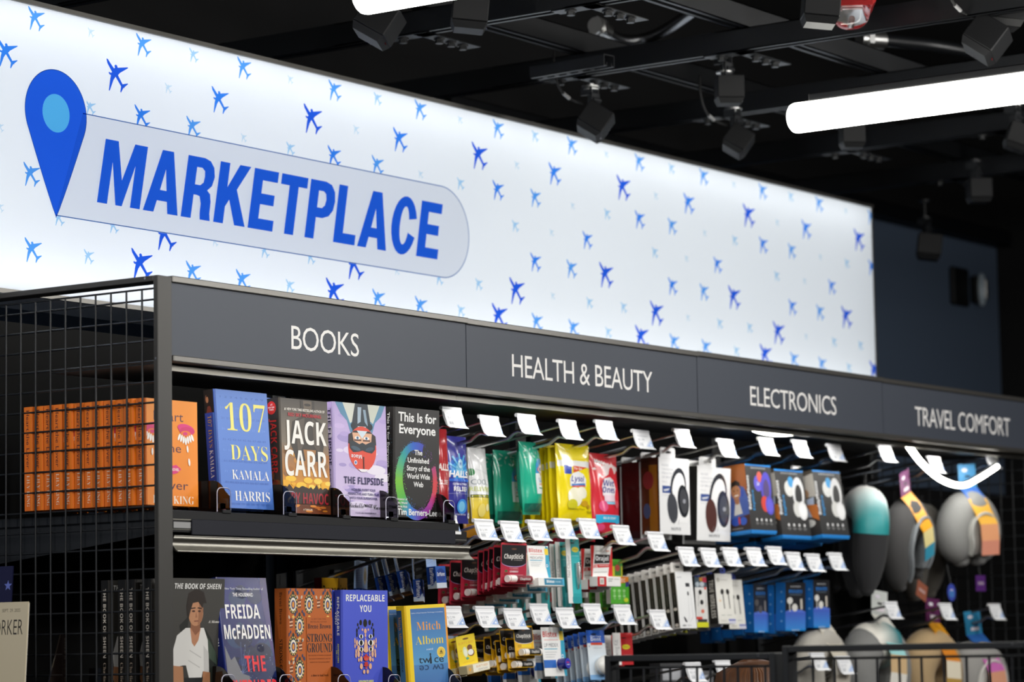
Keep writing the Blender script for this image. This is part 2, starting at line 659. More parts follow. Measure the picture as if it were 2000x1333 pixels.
def sensor(pos, S, yaw, pitch, roll, label, hang=None, cable=False, metal='chrome'):
    """black cube sensor; pos = centre, hang = height of what it hangs from"""
    t_ = thing('ceiling_sensor', label, 'sensor', Matrix.Translation(pos), 'boxy black ceiling sensors')
    R = rot('Z', yaw) @ rot('X', pitch) @ rot('Y', roll)
    m = MB(); h = S / 2
    m.box((-h, -h, -h * .72), (h, h, h), ch=S * .03)
    for k in range(9):
        m.box((h * .98, -h * .1 + k * h * .1, h * .35), (h * 1.012, -h * .1 + k * h * .1 + h * .035, h * .75))
    hb = m.build('housing', 'plastic_black', t_, R)
    m = MB(); a, b = h * .97, h * .8
    vs = [(-a, -a, -h * .74), (a, -a, -h * .74), (a, a, -h * .74), (-a, a, -h * .74), (-b, -b, -h * 1.12), (b, -b, -h * 1.12), (b, b, -h * 1.12), (-b, b, -h * 1.12)]
    m.add(vs, [(0, 1, 5, 4), (1, 2, 6, 5), (2, 3, 7, 6), (3, 0, 4, 7), (4, 5, 6, 7)])
    m.build('lens_cover', 'plastic_black', t_, R)
    m = MB(); m.box((-h * .16, -h * .98, -h * .88), (h * .16, -h * 1.0, -h * .80)); m.build('status_window', 'red_glass', hb, R)
    if hang:
        H = hang - pos.z
        m = MB()
        m.box((-.018, -.002, h * .8), (.018, .002, h + .035)); m.box((-.018, -.002, h + .03), (-.015, .03, h + .05))
        m.box((.012, -.002, h + .0), (.015, .03, h + .05)); m.cyl((-.012, .0, h + .02), (.02, 0, h + .02), .006)
        bk_ = m.build('bracket', 'black_metal', t_)
        m = MB(); m.cyl((0, .012, h + .05), (0, .012, h + .054), .022, n=20); m.cyl((0, .012, h + .046), (0, .012, h + .06), .009, n=6)
        m.build('washer', metal, bk_)
        m = MB(); m.cyl((0, .012, H - .004), (0, .012, H), .02, n=20); m.build('top_washer', metal, t_)
        m = MB(); m.cyl((0, .012, h + .04), (0, .012, H), .0045, n=10); m.build('threaded_rod', metal, t_)
    if cable:
        m = MB(); pts = []
        for i in range(15):
            q = i / 14
            pts.append((-.02 - .10 * math.sin(q * math.pi * .62), .02 + .02 * q, h + .01 - .035 * math.sin(q * math.pi) + q * .115))
        m.tube(pts, .003, n=6); cb_ = m.build('cable', 'rubber', t_)
        m = MB(); m.cyl(pts[4], pts[6], .0045, n=8); m.build('cable_label', 'plastic_grey', cb_)
    return t_


ZB = ZS - .0535
def spos(u, v, z): return at(u, v, Z=z)


sensor(spos(1163, 238, 2.735), .068, 24, 34, 12, 'black cube sensor hanging by a rod in front of the sign top edge', hang=ZB - .03, cable=True)
sensor(spos(1424, 176, 2.80), .064, 40, 0, 0, 'upright black cube sensor, upper of the pair left of the glowing tube', hang=ZB)
sensor(spos(1442, 276, 2.74), .062, 24, 34, 12, 'tilted black cube sensor, lower of the pair left of the glowing tube', hang=ZB, cable=True)
sensor(spos(740, 44, 2.80), .078, 20, 32, 10, 'tilted black cube sensor right under the cut-off tube lamp at the top', hang=ZS, cable=True)
sensor(spos(918, 22, 2.84), .078, 38, 6, 0, 'grey-lit upright cube sensor at the top edge right of the cut-off tube lamp', hang=ZS, metal='strut_paint')
sensor(spos(1664, 266, 2.76), .058, 40, 0, 0, 'small cube sensor peeking out just below the glowing tube lamp', hang=ZB)
sensor(spos(1927, 76, 2.80), .078, 10, 36, 14, 'tilted black cube sensor at the top right corner above the tube lamp', hang=ZS, cable=True)
sensor(spos(1962, 18, 2.88), .078, 40, 6, 0, 'black cube sensor cut by the top right corner of the picture', hang=ZS, metal='strut_paint')
sensor(spos(1603, 12, 2.84), .078, 36, 6, 0, 'black cube sensor overlapping the red fire strobe at the top', hang=ZS, metal='strut_paint')
sensor(spos(1912, 372, 2.76), .064, 40, 0, 0, 'dim black cube sensor at the right, above the navy wall', hang=ZB, metal='strut_paint')
sensor(spos(1990, 268, 2.76), .064, 35, 20, 0, 'black cube sensor at the right edge under the tube lamp', hang=ZB)
sensor(spos(1815, 482, 2.70), .075, 30, 8, 0, 'barely lit black sensor high against the navy wall', hang=ZB, metal='strut_paint')

# short channel that carries the rod sensor
a = at(1045, 155, Z=ZB - .03); b = at(1190, 130, Z=ZB - .03)
m = strut_mb((b - a).length, .028)
for k in range(5):
    m.cyl((.03 + k * .035, 0, -.0005), (.03 + k * .035, 0, .0005), .006, n=10)
o = m.build('short_channel', 'black_metal')
o.matrix_world = Matrix.Translation(a) @ rot('Z', math.degrees(math.atan2((b - a).y, (b - a).x)))
tag(o, 'short slotted black channel carrying the rod-hung sensor over the sign', 'channel')

# conduits
def conduit(pts, r, label, name='flexible_conduit', mt='dark_chrome', ribbed=True):
    t_ = thing(name, label, 'conduit', Matrix.Translation(pts[0]))
    q = []
    N = 90
    P = [p - pts[0] for p in pts]
    for i in range(N + 1):
        s = i / N * (len(P) - 1)
        k = min(int(s), len(P) - 2); f = s - k
        p0, p1, p2, p3 = P[max(k - 1, 0)], P[k], P[k + 1], P[min(k + 2, len(P) - 1)]
        q.append(.5 * ((2 * p1) + (p2 - p0) * f + (2 * p0 - 5 * p1 + 4 * p2 - p3) * f * f + (3 * p1 - p0 - 3 * p2 + p3) * f ** 3))
    m = MB(); m.tube(q, [r * (1 + (.09 if ribbed and i % 2 else 0)) for i in range(N + 1)], n=12)
    m.build('hose', mt, t_)
    m = MB(); d = (q[1] - q[0]).normalized()
    m.cyl(-d * .05, d * .02, r * 1.45, n=14); m.cyl(-d * .035, -d * .02, r * 1.9, n=6, smooth=False)
    m.build('coupling', 'chrome', t_)
    return t_


conduit([at(1178, 58, Z=2.99), at(1215, 78, Z=2.985), at(1262, 75, Z=2.99), at(1310, 52, Z=3.0), at(1372, 8, Z=3.02)], .014, 'ribbed metal conduit curving above the middle long strut')
conduit([at(1712, 78, Z=3.0), at(1760, 82, Z=3.0), at(1830, 90, Z=3.0), at(1920, 108, Z=3.0), at(2010, 135, Z=3.0)], .016, 'dark pipe behind the red fire strobe at the top right', 'pipe', 'strut_paint', False)

# fire strobe
t_ = thing('fire_strobe', 'red fire alarm strobe with clear dome lens at the top edge', 'alarm', Matrix.Translation(at(1662, 22, Z=2.86)) @ rot('Z', 33))
m = MB(); m.box((-.07, -.05, .0), (.07, .05, .045), ch=.008)
for k in range(7): m.box((-.05 + k * .014, -.0508, .012), (-.043 + k * .014, -.05, .03))
o = m.build('body', 'print_gloss', t_)
for c in o.data.color_attributes['Col'].data: c.color = (*hx('8e1f1f'), 1)
m = MB()
m.grid(lambda a, b: (.058 * math.cos(2 * math.pi * a) * math.cos(b * math.pi / 2) ** .6, .042 * math.sin(2 * math.pi * a) * math.cos(b * math.pi / 2) ** .6, -.038 * math.sin(b * math.pi / 2)), 28, 8, 'ffffff', flip=True)
m.build('lens_dome', 'clear_plastic', t_)
m = MB(); m.cyl((-.02, 0, -.018), (.02, 0, -.018), .006, n=10); m.box((-.035, -.02, -.004), (.035, .02, -.001)); m.build('flash_tube', 'chrome', t_)
m = MB(); m.cyl((0, 0, .045), (0, 0, 3.5 - 2.86 - .02), .01, n=10); m.build('stem', 'strut_paint', t_)

# alarm on the far wall
q = at(1925, 565, Y=1.2)
t_ = thing('wall_alarm', 'pale oval alarm lens on a dark box on the navy wall', 'alarm', Matrix.Translation((q.x, 1.25, q.z)))
m = MB(); m.box((-.20, -.02, -.07), (-.07, 0, .07), ch=.006); m.box((-.03, -.03, -.05), (.03, 0, .05), ch=.004); m.build('back_box', 'plastic_black', t_)
m = MB(); m.ball((.005, -.032, 0), (.026, .02, .062), 'aebcc6'); m.build('lens', 'print_gloss', t_)
m = MB(); m.box((-.006, -.054, -.035), (.016, -.045, .035), ch=.002); m.build('reflector', 'chrome', t_)

# ================================================================ the lit sign
sg = thing('lightbox_sign', 'long backlit white sign with blue airplanes and the word MARKETPLACE', 'sign', V((SX0, SY, SZ0)))
W_, H_ = SX1 - SX0, SZ1 - SZ0
m = MB(); m.box((0, -.0005, 0), (W_, .0005, H_)); m.build('light_panel', 'sign_film', sg)
m = MB(); D_ = .18
m.box((0, D_, 0), (W_, D_ + .004, H_), 'f4f4f4')
for (a, b) in (((0, .001, -.006), (W_, D_, -.002)), ((0, .001, H_ + .002), (W_, D_, H_ + .006)), ((-.006, .001, -.006), (-.002, D_, H_ + .006)), ((W_ + .002, .001, -.006), (W_ + .006, D_, H_ + .006))):
    m.box(a, b, 'f4f4f4')
m.build('housing', 'print_matte', sg)
m = MB()
m.box((-.007, -.006, H_ + .0), (W_ + .007, .004, H_ + .009), '9a948a'); m.box((-.007, -.006, -.009), (W_ + .007, .004, -.0), '9a948a')
m.box((W_ + .0005, -.003, -.006), (W_ + .006, .004, H_ + .006), '2c3440'); m.box((-.006, -.003, -.006), (-.0005, .004, H_ + .006), '2c3440')
m.build('edge_frame', 'header_trim', sg)
PLANE = [(103, 440), (113, 443), (130, 470), (160, 515), (167, 508), (163, 494), (172, 486), (182, 492), (188, 510), (262, 507), (267, 513), (205, 549), (190, 566), (224, 634), (262, 628), (266, 634), (240, 655),
         (238, 664), (232, 660), (212, 698), (207, 690), (213, 650), (172, 578), (156, 602), (128, 682), (121, 680), (132, 590), (138, 565), (127, 560), (119, 546), (124, 540), (135, 548), (146, 543), (110, 474)]
PL = []
for (u, v) in PLANE:
    q = at(180 + u / 3.846, v / 3.846, Y=SY)
    PL.append((q.x - .403, q.z - 2.652))
ink = {}


def clip(pts, ax, lim, keep):
    o = []
    for i in range(len(pts)):
        a, b = pts[i], pts[(i + 1) % len(pts)]
        ia, ib = (a[ax] - lim) * keep >= 0, (b[ax] - lim) * keep >= 0
        if ia: o.append(a)
        if ia != ib:
            t = (lim - a[ax]) / (b[ax] - a[ax])
            o.append((a[0] + (b[0] - a[0]) * t, a[1] + (b[1] - a[1]) * t))
    return o


def in_pill(x, z):
    if .222 <= x <= 1.513: return 2.341 < z < 2.556
    return (x > 1.5 and math.hypot(x - 1.513, z - 2.4485) < .1075) or math.hypot(x - .222, z - 2.545) < .085


pm_ = MB(); FP = Face(pm_, (0, -.0015, 0), (1, 0, 0), (0, 0, 1), 1, 1, lift=2e-5)
def plane(x, z, s, c):
    pts = [(x + a * s, z + b * s) for a, b in PL]
    for ax, lim, k in ((0, SX0 + .002, 1), (0, SX1 - .002, -1), (1, SZ0 + .002, 1), (1, SZ1 - .002, -1)):
        pts = clip(pts, ax, lim, k)
        if len(pts) < 3: return
    if .20 < x < 1.56 and 2.29 < z < 2.61:
        pts = clip(pts, 1, 2.557, 1) if z > 2.45 else clip(pts, 1, 2.340, -1)
    elif in_pill(x, z): return
    if math.hypot(x - .222, z - 2.545) < .15 and x > .222: pts = clip(pts, 0, .312, 1)
    if len(pts) < 3: return
    FP.k = 0
    FP.p([(a - SX0, b - SZ0) for a, b in pts], c)


DK, MD, ME, LT, VL = '2c66e6', '3f90f4', '5eaaf6', 'aed8f6', 'd6eaf7'
for k in range(-2, 7):
    o_ = .6346 * k
    plane(.403 + o_, 2.652, 1., DK); plane(.089 + o_, 2.648, .86, MD); plane(.72 + o_ - .6346, 2.653, .0 + .72, MD) if 0 else None
    plane(.559 + o_, 2.647, .34, VL)
    plane(.169 + o_, 2.729, .72, ME); plane(.483 + o_, 2.727, .72, ME); plane(.64 + o_, 2.73, .46, LT); plane(.326 + o_, 2.726, .3, VL)
    plane(.478 + o_, 2.577, .74, MD); plane(.637 + o_, 2.577, .70, ME); plane(.324 + o_, 2.573, .46, LT); plane(.166 + o_, 2.575, .3, VL)
    plane(.230 + o_, 2.497, .70, MD); plane(.548 + o_, 2.497, .46, LT); plane(.07 + o_, 2.497, .3, VL)
    plane(.313 + o_, 2.418, 1., DK); plane(.632 + o_, 2.418, .72, MD); plane(.156 + o_, 2.417, .72, ME)
    plane(.55 + o_, 2.341, 1., DK); plane(.392 + o_, 2.34, .46, LT); plane(.234 + o_, 2.338, .46, LT); plane(.07 + o_, 2.34, .3, VL)
    plane(.475 + o_, 2.272, 1., DK); plane(.16 + o_, 2.268, .74, ME); plane(.634 + o_, 2.27, .74, ME); plane(.318 + o_, 2.27, .46, LT)
pm_.build('airplane_print', 'sign_ink', sg)
# pill outline + pill tint + pin + word
pm_ = MB(); FP = Face(pm_, (0, -.0025, 0), (1, 0, 0), (0, 0, 1), 1, 1, lift=2e-5)
def SP(x, z): return (x - SX0, z - SZ0)
def pill(g):
    r = .1075 + g
    pts = [SP(.222, 2.4485 - r)] + [SP(1.513 + r * math.cos(math.radians(-90 + a * 6)), 2.4485 + r * math.sin(math.radians(-90 + a * 6))) for a in range(31)] + [SP(.30, 2.4485 + r)]
    return pts
FP.p(pill(0), 'edeef2')
pi_, po_ = pill(-.001), pill(.001)
for i in range(len(pi_) - 1):
    FP.k = 4
    FP.p([pi_[i], po_[i], po_[i + 1], pi_[i + 1]][::-1], '3a70b4')
pm_.build('pill_print', 'sign_ink', sg)
pm_ = MB(); FP = Face(pm_, (0, -.0035, 0), (1, 0, 0), (0, 0, 1), 1, 1, lift=2e-5)
def pin(g):
    cx, cz, r, tip = .222, 2.545, .0865 + g, 2.338 - g * 1.6
    pts = []
    for a in range(0, 49):
        an = math.radians(-22 + a * (224 / 48))
        pts.append(SP(cx + r * math.cos(an), cz + r * math.sin(an)))
    x_, z_ = r * math.cos(math.radians(-22)), cz + r * math.sin(math.radians(-22))
    L = [SP(cx - x_ * (1 - t) ** .93, z_ + (tip - z_) * t) for t in (.15, .3, .45, .6, .75, .9)]
    Rr = [SP(cx + x_ * (1 - t) ** .93, z_ + (tip - z_) * t) for t in (.9, .75, .6, .45, .3, .15)]
    return pts + L + [SP(cx, tip)] + Rr
hole = [SP(.222 + .0385 * math.cos(math.radians(a * 10)), 2.545 + .0385 * math.sin(math.radians(a * 10))) for a in range(36)]
FP.ph(pin(0), hole, '2a68e4')
FP.p(hole, '62c0f0')
po_, pi_ = pin(.0012), pin(-.0002)
for i in range(len(po_)):
    j = (i + 1) % len(po_)
    FP.k = 5
    FP.p([pi_[i], po_[i], po_[j], pi_[j]][::-1], '20509c')
pm_.build('location_pin', 'sign_ink', sg)
pm_ = MB(); FP = Face(pm_, (0, -.0045, 0), (1, 0, 0), (0, 0, 1), 1, 1, lift=2e-5)
GL = {'M': ([(0, 0), (0, 1), (.29, 1), (.475, .40), (.66, 1), (.95, 1), (.95, 0), (.73, 0), (.73, .66), (.545, 0), (.405, 0), (.22, .66), (.22, 0)], None, .95),
      'A': ([(0, 0), (.27, 1), (.53, 1), (.80, 0), (.56, 0), (.515, .19), (.285, .19), (.24, 0)], [(.325, .36), (.475, .36), (.40, .70)], .80),
      'R': ([(0, 0), (0, 1), (.40, 1), (.54, .965), (.64, .87), (.68, .72), (.64, .57), (.54, .485), (.62, .43), (.655, .31), (.66, .12), (.69, 0), (.45, 0), (.43, .1), (.425, .26), (.38, .37), (.31, .385), (.235, .385), (.235, 0)],
            [(.236, .55), (.36, .55), (.43, .6), (.445, .70), (.43, .79), (.36, .835), (.236, .835)], .70),
      'K': ([(0, 0), (0, 1), (.235, 1), (.235, .60), (.48, 1), (.75, 1), (.47, .585), (.77, 0), (.51, 0), (.315, .40), (.235, .28), (.235, 0)], None, .77),
      'E': ([(0, 0), (0, 1), (.61, 1), (.61, .82), (.235, .82), (.235, .60), (.57, .60), (.57, .42), (.235, .42), (.235, .18), (.62, .18), (.62, 0)], None, .62),
      'T': ([(.2225, 0), (.2225, .82), (0, .82), (0, 1), (.68, 1), (.68, .82), (.4575, .82), (.4575, 0)], None, .68),
      'P': ([(0, 0), (0, 1), (.40, 1), (.56, .96), (.66, .85), (.69, .69), (.66, .53), (.56, .42), (.40, .37), (.235, .37), (.235, 0)], [(.236, .54), (.36, .54), (.43, .59), (.455, .69), (.43, .79), (.36, .83), (.236, .83)], .68),
      'L': ([(0, 0), (0, 1), (.235, 1), (.235, .18), (.58, .18), (.58, 0)], None, .58),
      'C': ([(.355 + .355 * math.cos(math.radians(a)), .5 + .52 * math.sin(math.radians(a))) for a in range(17, 344, 14)] + [(.36 + .125 * math.cos(math.radians(a)), .5 + .34 * math.sin(math.radians(a))) for a in range(340, 19, -16)], None, .71)}
x = .338
for ch in 'MARKETPLACE':
    o_, h_, w_ = GL[ch]
    g = lambda q: SP(x + q[0] * .1335 + .2 * q[1] * .1325, 2.3805 + q[1] * .1325)
    FP.k = 0
    if h_: FP.ph([g(q) for q in o_], [g(q) for q in h_], '2c6ee8')
    else: FP.p([g(q) for q in o_], '2c6ee8')
    x += (w_ + .072) * .1335
pm_.build('lettering', 'sign_ink', sg)

# ================================================================ header boards
PW = .9144
HB, HT = 2.0, 2.1558
HD = [('BOOKS', .345, .5543, 2.0488, .0475), ('HEALTH & BEAUTY', 1.079, 1.6336, 2.0462, .05), ('ELECTRONICS', 2.0702, 2.495, 2.0445, .0485), ('TRAVEL COMFORT', 2.9231, 3.4945, 2.0425, .0525)]
for k, (txt, x0, x1, zb, hh) in enumerate(HD):
    t_ = thing('header_board', 'dark grey header board lettered %s in white' % txt, 'sign', V((PW * k, 0, HB)), 'header boards over the display')
    m = MB(); m.box((.0015, .004, .010), (PW - .0015, .012, HT - HB - .011)); m.build('panel', 'header_board', t_)
    m = MB(); dz = .0012 * (k % 2)
    m.box((.001, -.001, HT - HB - .012 - dz), (PW + .0045, .016, HT - HB - dz), ch=.0015); m.build('top_trim', 'header_trim', t_)
    m = MB(); m.box((.003, -.001, 0), (PW + .006, .012, .0115), ch=.0015); m.box((.003, .012, 0), (PW + .003, .03, .002)); m.build('bottom_trim', 'header_trim', t_)
    m = MB(); F = Face(m, (0, .0038, 0), (1, 0, 0), (0, 0, 1), 1, 1, lift=2e-5)
    F.t(txt, x0 - PW * k, zb - HB, hh * .99, 'e9e7e4', w=x1 - x0, al='l', k='n', space=.95)
    m.build('lettering', 'print_matte', t_)
    t2 = thing('soffit_panel', 'dark underside panel behind the %s header board' % txt, 'panel', V((PW * k, 0, HB)), 'soffit panels behind the header boards')
    m = MB(); m.box((.004, .03, -.002), (PW - .004, .30, .0), '2a2926'); tr_ = m.build('tray', 'black_metal', t2)
    m = MB(); m.box((.07, .06, -.005), (PW - .13, .076, -.0025), ch=.001); m.build('led_strip', 'led_strip', tr_)
    m = MB(); m.box((-.001, .030, -.013), (PW - .002, .034, -.002)); m.build('reflector_lip', 'steel', t2)

# ================================================================ gondola frame
ZR = 0.0
for k in range(5):
    m = MB(); x = PW * k + (.0225 if k == 0 else (-.0225 if k == 4 else 0))
    m.box((x - .02, .5, ZR), (x + .02, .54, 2.15), ch=.003)
    for i in range(60): m.box((x - .005, .4992, .3 + i * .03), (x + .005, .5, .32 + i * .03))
    tag(m.build('upright_post', 'black_metal'), 'slotted black upright behind %s' % (
        ['the left end of the book section', 'the joint of books and health products', 'the joint of health products and headphones', 'the joint of headphones and travel pillows',
         'the right end of the pillow section'][k]), 'post', 'uprights at the back of the display')
    if k < 4:
        m = MB(); m.box((PW * k + .045, .505, .15), (PW * (k + 1) - .045, .52, 2.12))
        tag(m.build('back_panel', 'dark_metal'), 'black back panel behind %s' % ['the book shelves', 'the health and beauty hooks', 'the electronics hooks', 'the travel pillows'][k], 'panel', 'back panels of the display')


def mesh_panel(name, label, M, L, H, pv, ph, r=.0019, y_first=None, z_rows=None, ft=.0385, fm='post_metal'):
    """framed wire panel in the local y-z plane; front post at y 0"""
    t_ = thing(name, label, 'mesh panel', M)
    m = MB()
    m.box((-ft, 0, 0), (0, .011, H), ch=.0012); m.box((-ft, L - .011, 0), (0, L, H), ch=.0012)
    m.box((-ft, .011, H - .0105), (0, L - .011, H), ch=.0012)
    m.box((-ft, .011, .05), (0, L - .011, .0605), ch=.0012)
    m.build('frame', fm, t_)
    m = MB()
    x = -ft * .55
    y = y_first if y_first else pv
    while y < L - .015:
        m.tube([(x, y, .06), (x, y, H - .02)], r, n=6); y += pv
    m.tube([(x, .011, H - .021), (x, L - .011, H - .021)], r, n=6)
    for z in z_rows: m.tube([(x + r * 1.8, .008, z), (x + r * 1.8, L - .008, z)], r, n=6)
    m.build('wire_grid', 'black_metal', t_)
    for yy, zz in ((.03, H - .004), (.005, H * .93)):
        b = MB(); b.cyl((-ft - .0008, yy, zz), (-ft + .001, yy, zz), .0022, n=10); b.build('screw', 'dark_chrome', t_)
    return t_


zr = at(298, 584.8, X=-.021).z
mesh_panel('end_panel', 'tall black wire mesh end panel beside the orange books', V((0, 0, 0)), .62, 2.1535, .0378, .0374, y_first=at(278, 700, X=-.021).y, z_rows=[zr - .0374 * i for i in range(52)])
mesh_panel('end_panel', 'dark wire mesh end panel beyond the travel pillows', V((PW * 4 + .095, 0, 0)), .62, 2.1535, .0378, .0374, z_rows=[zr - .0374 * i for i in range(52)])
for D, (u, v), (ul, vl), pv, lb in ((4.45, (1545, 1266), (2030, 1249), .0381, 'low black mesh stand panel at the bottom right corner'), (4.7, (1199, 1282), (1531, 1274), .0254, 'low black mesh stand panel in front of the brown hair')):
    P = at(ul, vl, D=D)
    Q = at(u, v, X=P.x)
    L = Q.y - P.y
    H = (P.z + Q.z) / 2
    zz = at(1330, 1060 / 3.03 + 0, X=P.x)
    mesh_panel('end_panel', lb, V((P.x, P.y, 0)), L, H, pv, pv, r=.0021, z_rows=[H - .082 - .05 * 1.5 * i for i in range(16)], ft=.03, fm='black_metal')
# ================================================================ book shelves
ZSH = at(420, 998.5, Y=.012).z - .0015
ZS2 = at(673, 1319, Y=.004).z - .044


def shelf(z, label):
    t_ = thing('book_shelf', label, 'shelf', V((0, 0, z)), 'book shelves')
    m = MB(); m.box((.004, .012, -.018), (PW - .03, .5, 0), ch=.002); m.build('shelf_plate', 'black_metal', t_)
    m = MB(); m.box((.003, .004, -.016), (PW - .035, .012, -.002), '141416'); m.box((.003, .003, -.0185), (PW - .035, .012, -.0165), '77756c')
    m.box((.003, .004, -.040), (PW - .008, .012, -.018), '0b0b0e'); m.box((.003, .0035, -.036), (PW - .010, .004, -.0345), '66655e')
    m.build('front_edge', 'print_matte', t_)
    m = MB(); m.box((.052, .000, -.0445), (PW - .052, .0035, -.0165), '12141f', ch=.001); m.build('ticket_strip', 'print_matte', t_)
    m = MB(); m.box((.004, .002, -.033), (.05, .0035, -.022), '8b8b8b'); m.build('ticket_end', 'print', t_); m = MB(); m.box((PW - .05, .002, -.024), (PW - .03, .0035, -.0185), 'f2f2f2'); m.build('ticket_end', 'print', t_)
    m = MB()
    z0, z1 = -.0475, -.0765
    pr = [(.004, z0), (.0005, z0 - .001), (.004, z0 - .007), (.0058, z0 - .012), (.0045, z0 - .017), (.0005, z0 - .021), (-.004, z0 - .025), (-.0085, z1 + .001), (-.006, z1), (.004, z1 + .004)]
    vs = [(x, y, z_) for x in (.0035, PW + .0005) for y, z_ in pr]
    n = len(pr)
    m.add(vs, [(i, i + 1, n + i + 1, n + i) for i in range(n - 1)], smooth=True)
    m.add(vs, [tuple(range(n - 1, -1, -1)), tuple(range(n, 2 * n))])
    pr_ = m.build('price_rail', 'steel', t_)
    m = MB(); m.box((.003, -.0005, z0 - .0005), (PW, .012, z0 + .0012)); m.build('rail_lip', 'steel', pr_)
    for x in (.01, PW - .016):
        m = MB(); m.add([(x + d, y, z_) for d in (0, .003) for y, z_ in ((.02, -.018), (.5, -.018), (.5, -.09), (.03, -.04))], [(3, 2, 1, 0), (4, 5, 6, 7), (0, 1, 5, 4), (1, 2, 6, 5), (2, 3, 7, 6), (3, 0, 4, 7)])
        m.build('bracket', 'black_metal', t_)
    return t_


shelf(ZSH, 'upper black book shelf with a silver price rail')
s2 = None
m = MB()
t_ = thing('book_shelf', 'lower book shelf hidden below the second row of books', 'shelf', V((0, 0, ZS2)), 'book shelves')
m.box((.004, .012, -.018), (PW - .03, .5, 0), ch=.002); m.build('shelf_plate', 'black_metal', t_)

# ---------------------------------------------------------------- book
_bm = {}


def book(key, label, M, w, h, t, cover, spine, page='efe8da', edge='222222', mt='print', group=None):
    if key in _bm:
        return dup(_bm[key], M, label, group)
    r = thing('book', label, 'book', M, group)
    m = MB(); c = .0022
    # jacket: front board, rounded spine edge, spine, back board
    pr = [(w, 0), (c * 2, 0), (c * .7, c * .5), (0, c * 2), (0, t - c), (c, t), (w, t)]
    vs = [(x, y, z) for z in (0, h) for x, y in pr]
    n = len(pr)
    m.add(vs, [(i + 1, i, n + i, n + i + 1) for i in range(n - 1)], edge)
    g = .0011
    pi = [(w, g), (c * 2, g), (g, c * 2), (g, t - c), (c, t - g), (w, t - g)]
    vi = [(x, y, z) for z in (0, h) for x, y in pi]
    k = len(pi)
    m.add(vi, [(i, i + 1, k + i + 1, k + i) for i in range(k - 1)], edge)
    for z in (0, h):
        q = [(x, y, z) for x, y in pr] + [(x, y, z) for x, y in pi]
        top = [(0, 1, n + 1, n), (1, 2, n + 2, n + 1), (2, 3, n + 2), (3, 4, n + 3, n + 2), (4, 5, n + 4, n + 3), (5, 6, n + 5, n + 4)]
        m.add(q, [f if z else f[::-1] for f in top], edge)
    cover(Face(m, (c * 1.6, -.00012, 0), (1, 0, 0), (0, 0, 1), w - c * 1.6, h))
    spine(Face(m, (-.00012, t - c * .6, 0), (0, -1, 0), (0, 0, 1), t - c * 1.8, h))
    # colours of the rounded edge follow the cover
    m.build('cover', mt, r)
    m = MB(); m.box((g * 1.5, g * 1.3, .003), (w - .003, t - g * 1.3, h - .003), page); m.build('pages', 'print_matte', r)
    _bm[key] = r
    return r


def bm3(TL, TR, BL, Y, lift=0., yaw=0., roll=0., zb=None):
    """front face corners in the photo -> matrix of the front bottom left corner, width, height"""
    P0, P1 = at(*TL, Y=Y), at(*TR, Y=Y)
    w = P1.x - P0.x
    B = at(*BL, X=P0.x)
    lean = math.atan2(P0.y - B.y, P0.z - B.z)
    h = math.hypot(P0.y - B.y, P0.z - B.z)
    M = Matrix.Translation((B.x, B.y, B.z)) @ rot('Z', yaw) @ Matrix.Rotation(-lean, 4, 'X') @ rot('Y', roll)
    return M, w, h, lean


def seat(M, z, h_over=0.):
    """drop the bottom edge onto the shelf"""
    M = M.copy()
    return M


# ------------------------------------------------ cover art
def art_orange(F):
    F.r(0, 0, 1, 1, 'f48a1c', 'f7941f')
    F.t('Heart', .72, .80, .092, '4a1f3c', w=.58, al='r', k='n'); F.t('the', .67, .505, .085, '4a1f3c', w=.34, al='r', k='n')
    F.t('Lover', .80, .155, .085, '4a1f3c', w=.64, al='r', k='n'); F.t('LILY KING', .91, .02, .078, 'fbf3e6', w=.80, al='r', k='S')
    for cx, s in ((.12, -1), (.76, 1)):
        F.e(cx + .01, .735, .17, .045, 'e2307f', rot=-8 * s); F.e(cx + .03 * s, .715, .15, .04, 'd8246f'); F.e(cx, .69, .10, .028, 'f0782a')
        for k in range(-3, 4):
            F.e(cx + k * .043, .655 - .012 * (3 - abs(k)), .020, .036, 'fdfaf4', rot=k * 10)
        F.e(cx - .01, .690, .045, .016, 'e2307f')
    F.e(.79, .545, .018, .034, 'fdfaf4', rot=8); F.e(.82, .42, .02, .036, 'fdfaf4', rot=8); F.e(.10, .50, .018, .034, 'fdfaf4')
    F.p([(.36, .345), (.44, .385), (.50, .378), (.56, .388), (.66, .35), (.58, .31), (.50, .298), (.42, .312)], 'e2307f')
    F.t('A NOVEL', .51, .330, .026, 'fbe9dd', w=.22, k='h')


def sp_orange(F):
    F.r(0, 0, 1, 1, 'e8701c', 'ee7a20')
    F.r(.86, 0, 1, 1, 'f58a24')
    F.t('Heart the Lover', .30, .965, .42, '3a1626', w=.56, rot=-90, k='n'); F.t('LILY KING', .32, .34, .40, 'f5e2cc', w=.30, rot=-90, k='S')


def art_107(F):
    F.r(0, 0, 1, 1, '4a78cc', '5b86d6')
    for i in range(11):
        F.t(' '.join(str(1 + i * 10 + k) for k in range(9)), .5, .93 - i * .09, .018, '6a93de' if i % 2 else '416bbd', w=.84, k='n')
    F.t('107', .55, .655, .245, 'f4ea7a', w=.78, k='S'); F.t('DAYS', .58, .41, .135, 'f4ea7a', w=.72, k='S')
    F.t('KAMALA', .58, .245, .085, 'f6f4ee', w=.72, k='S'); F.t('HARRIS', .59, .065, .088, 'f6f4ee', w=.68, k='S')


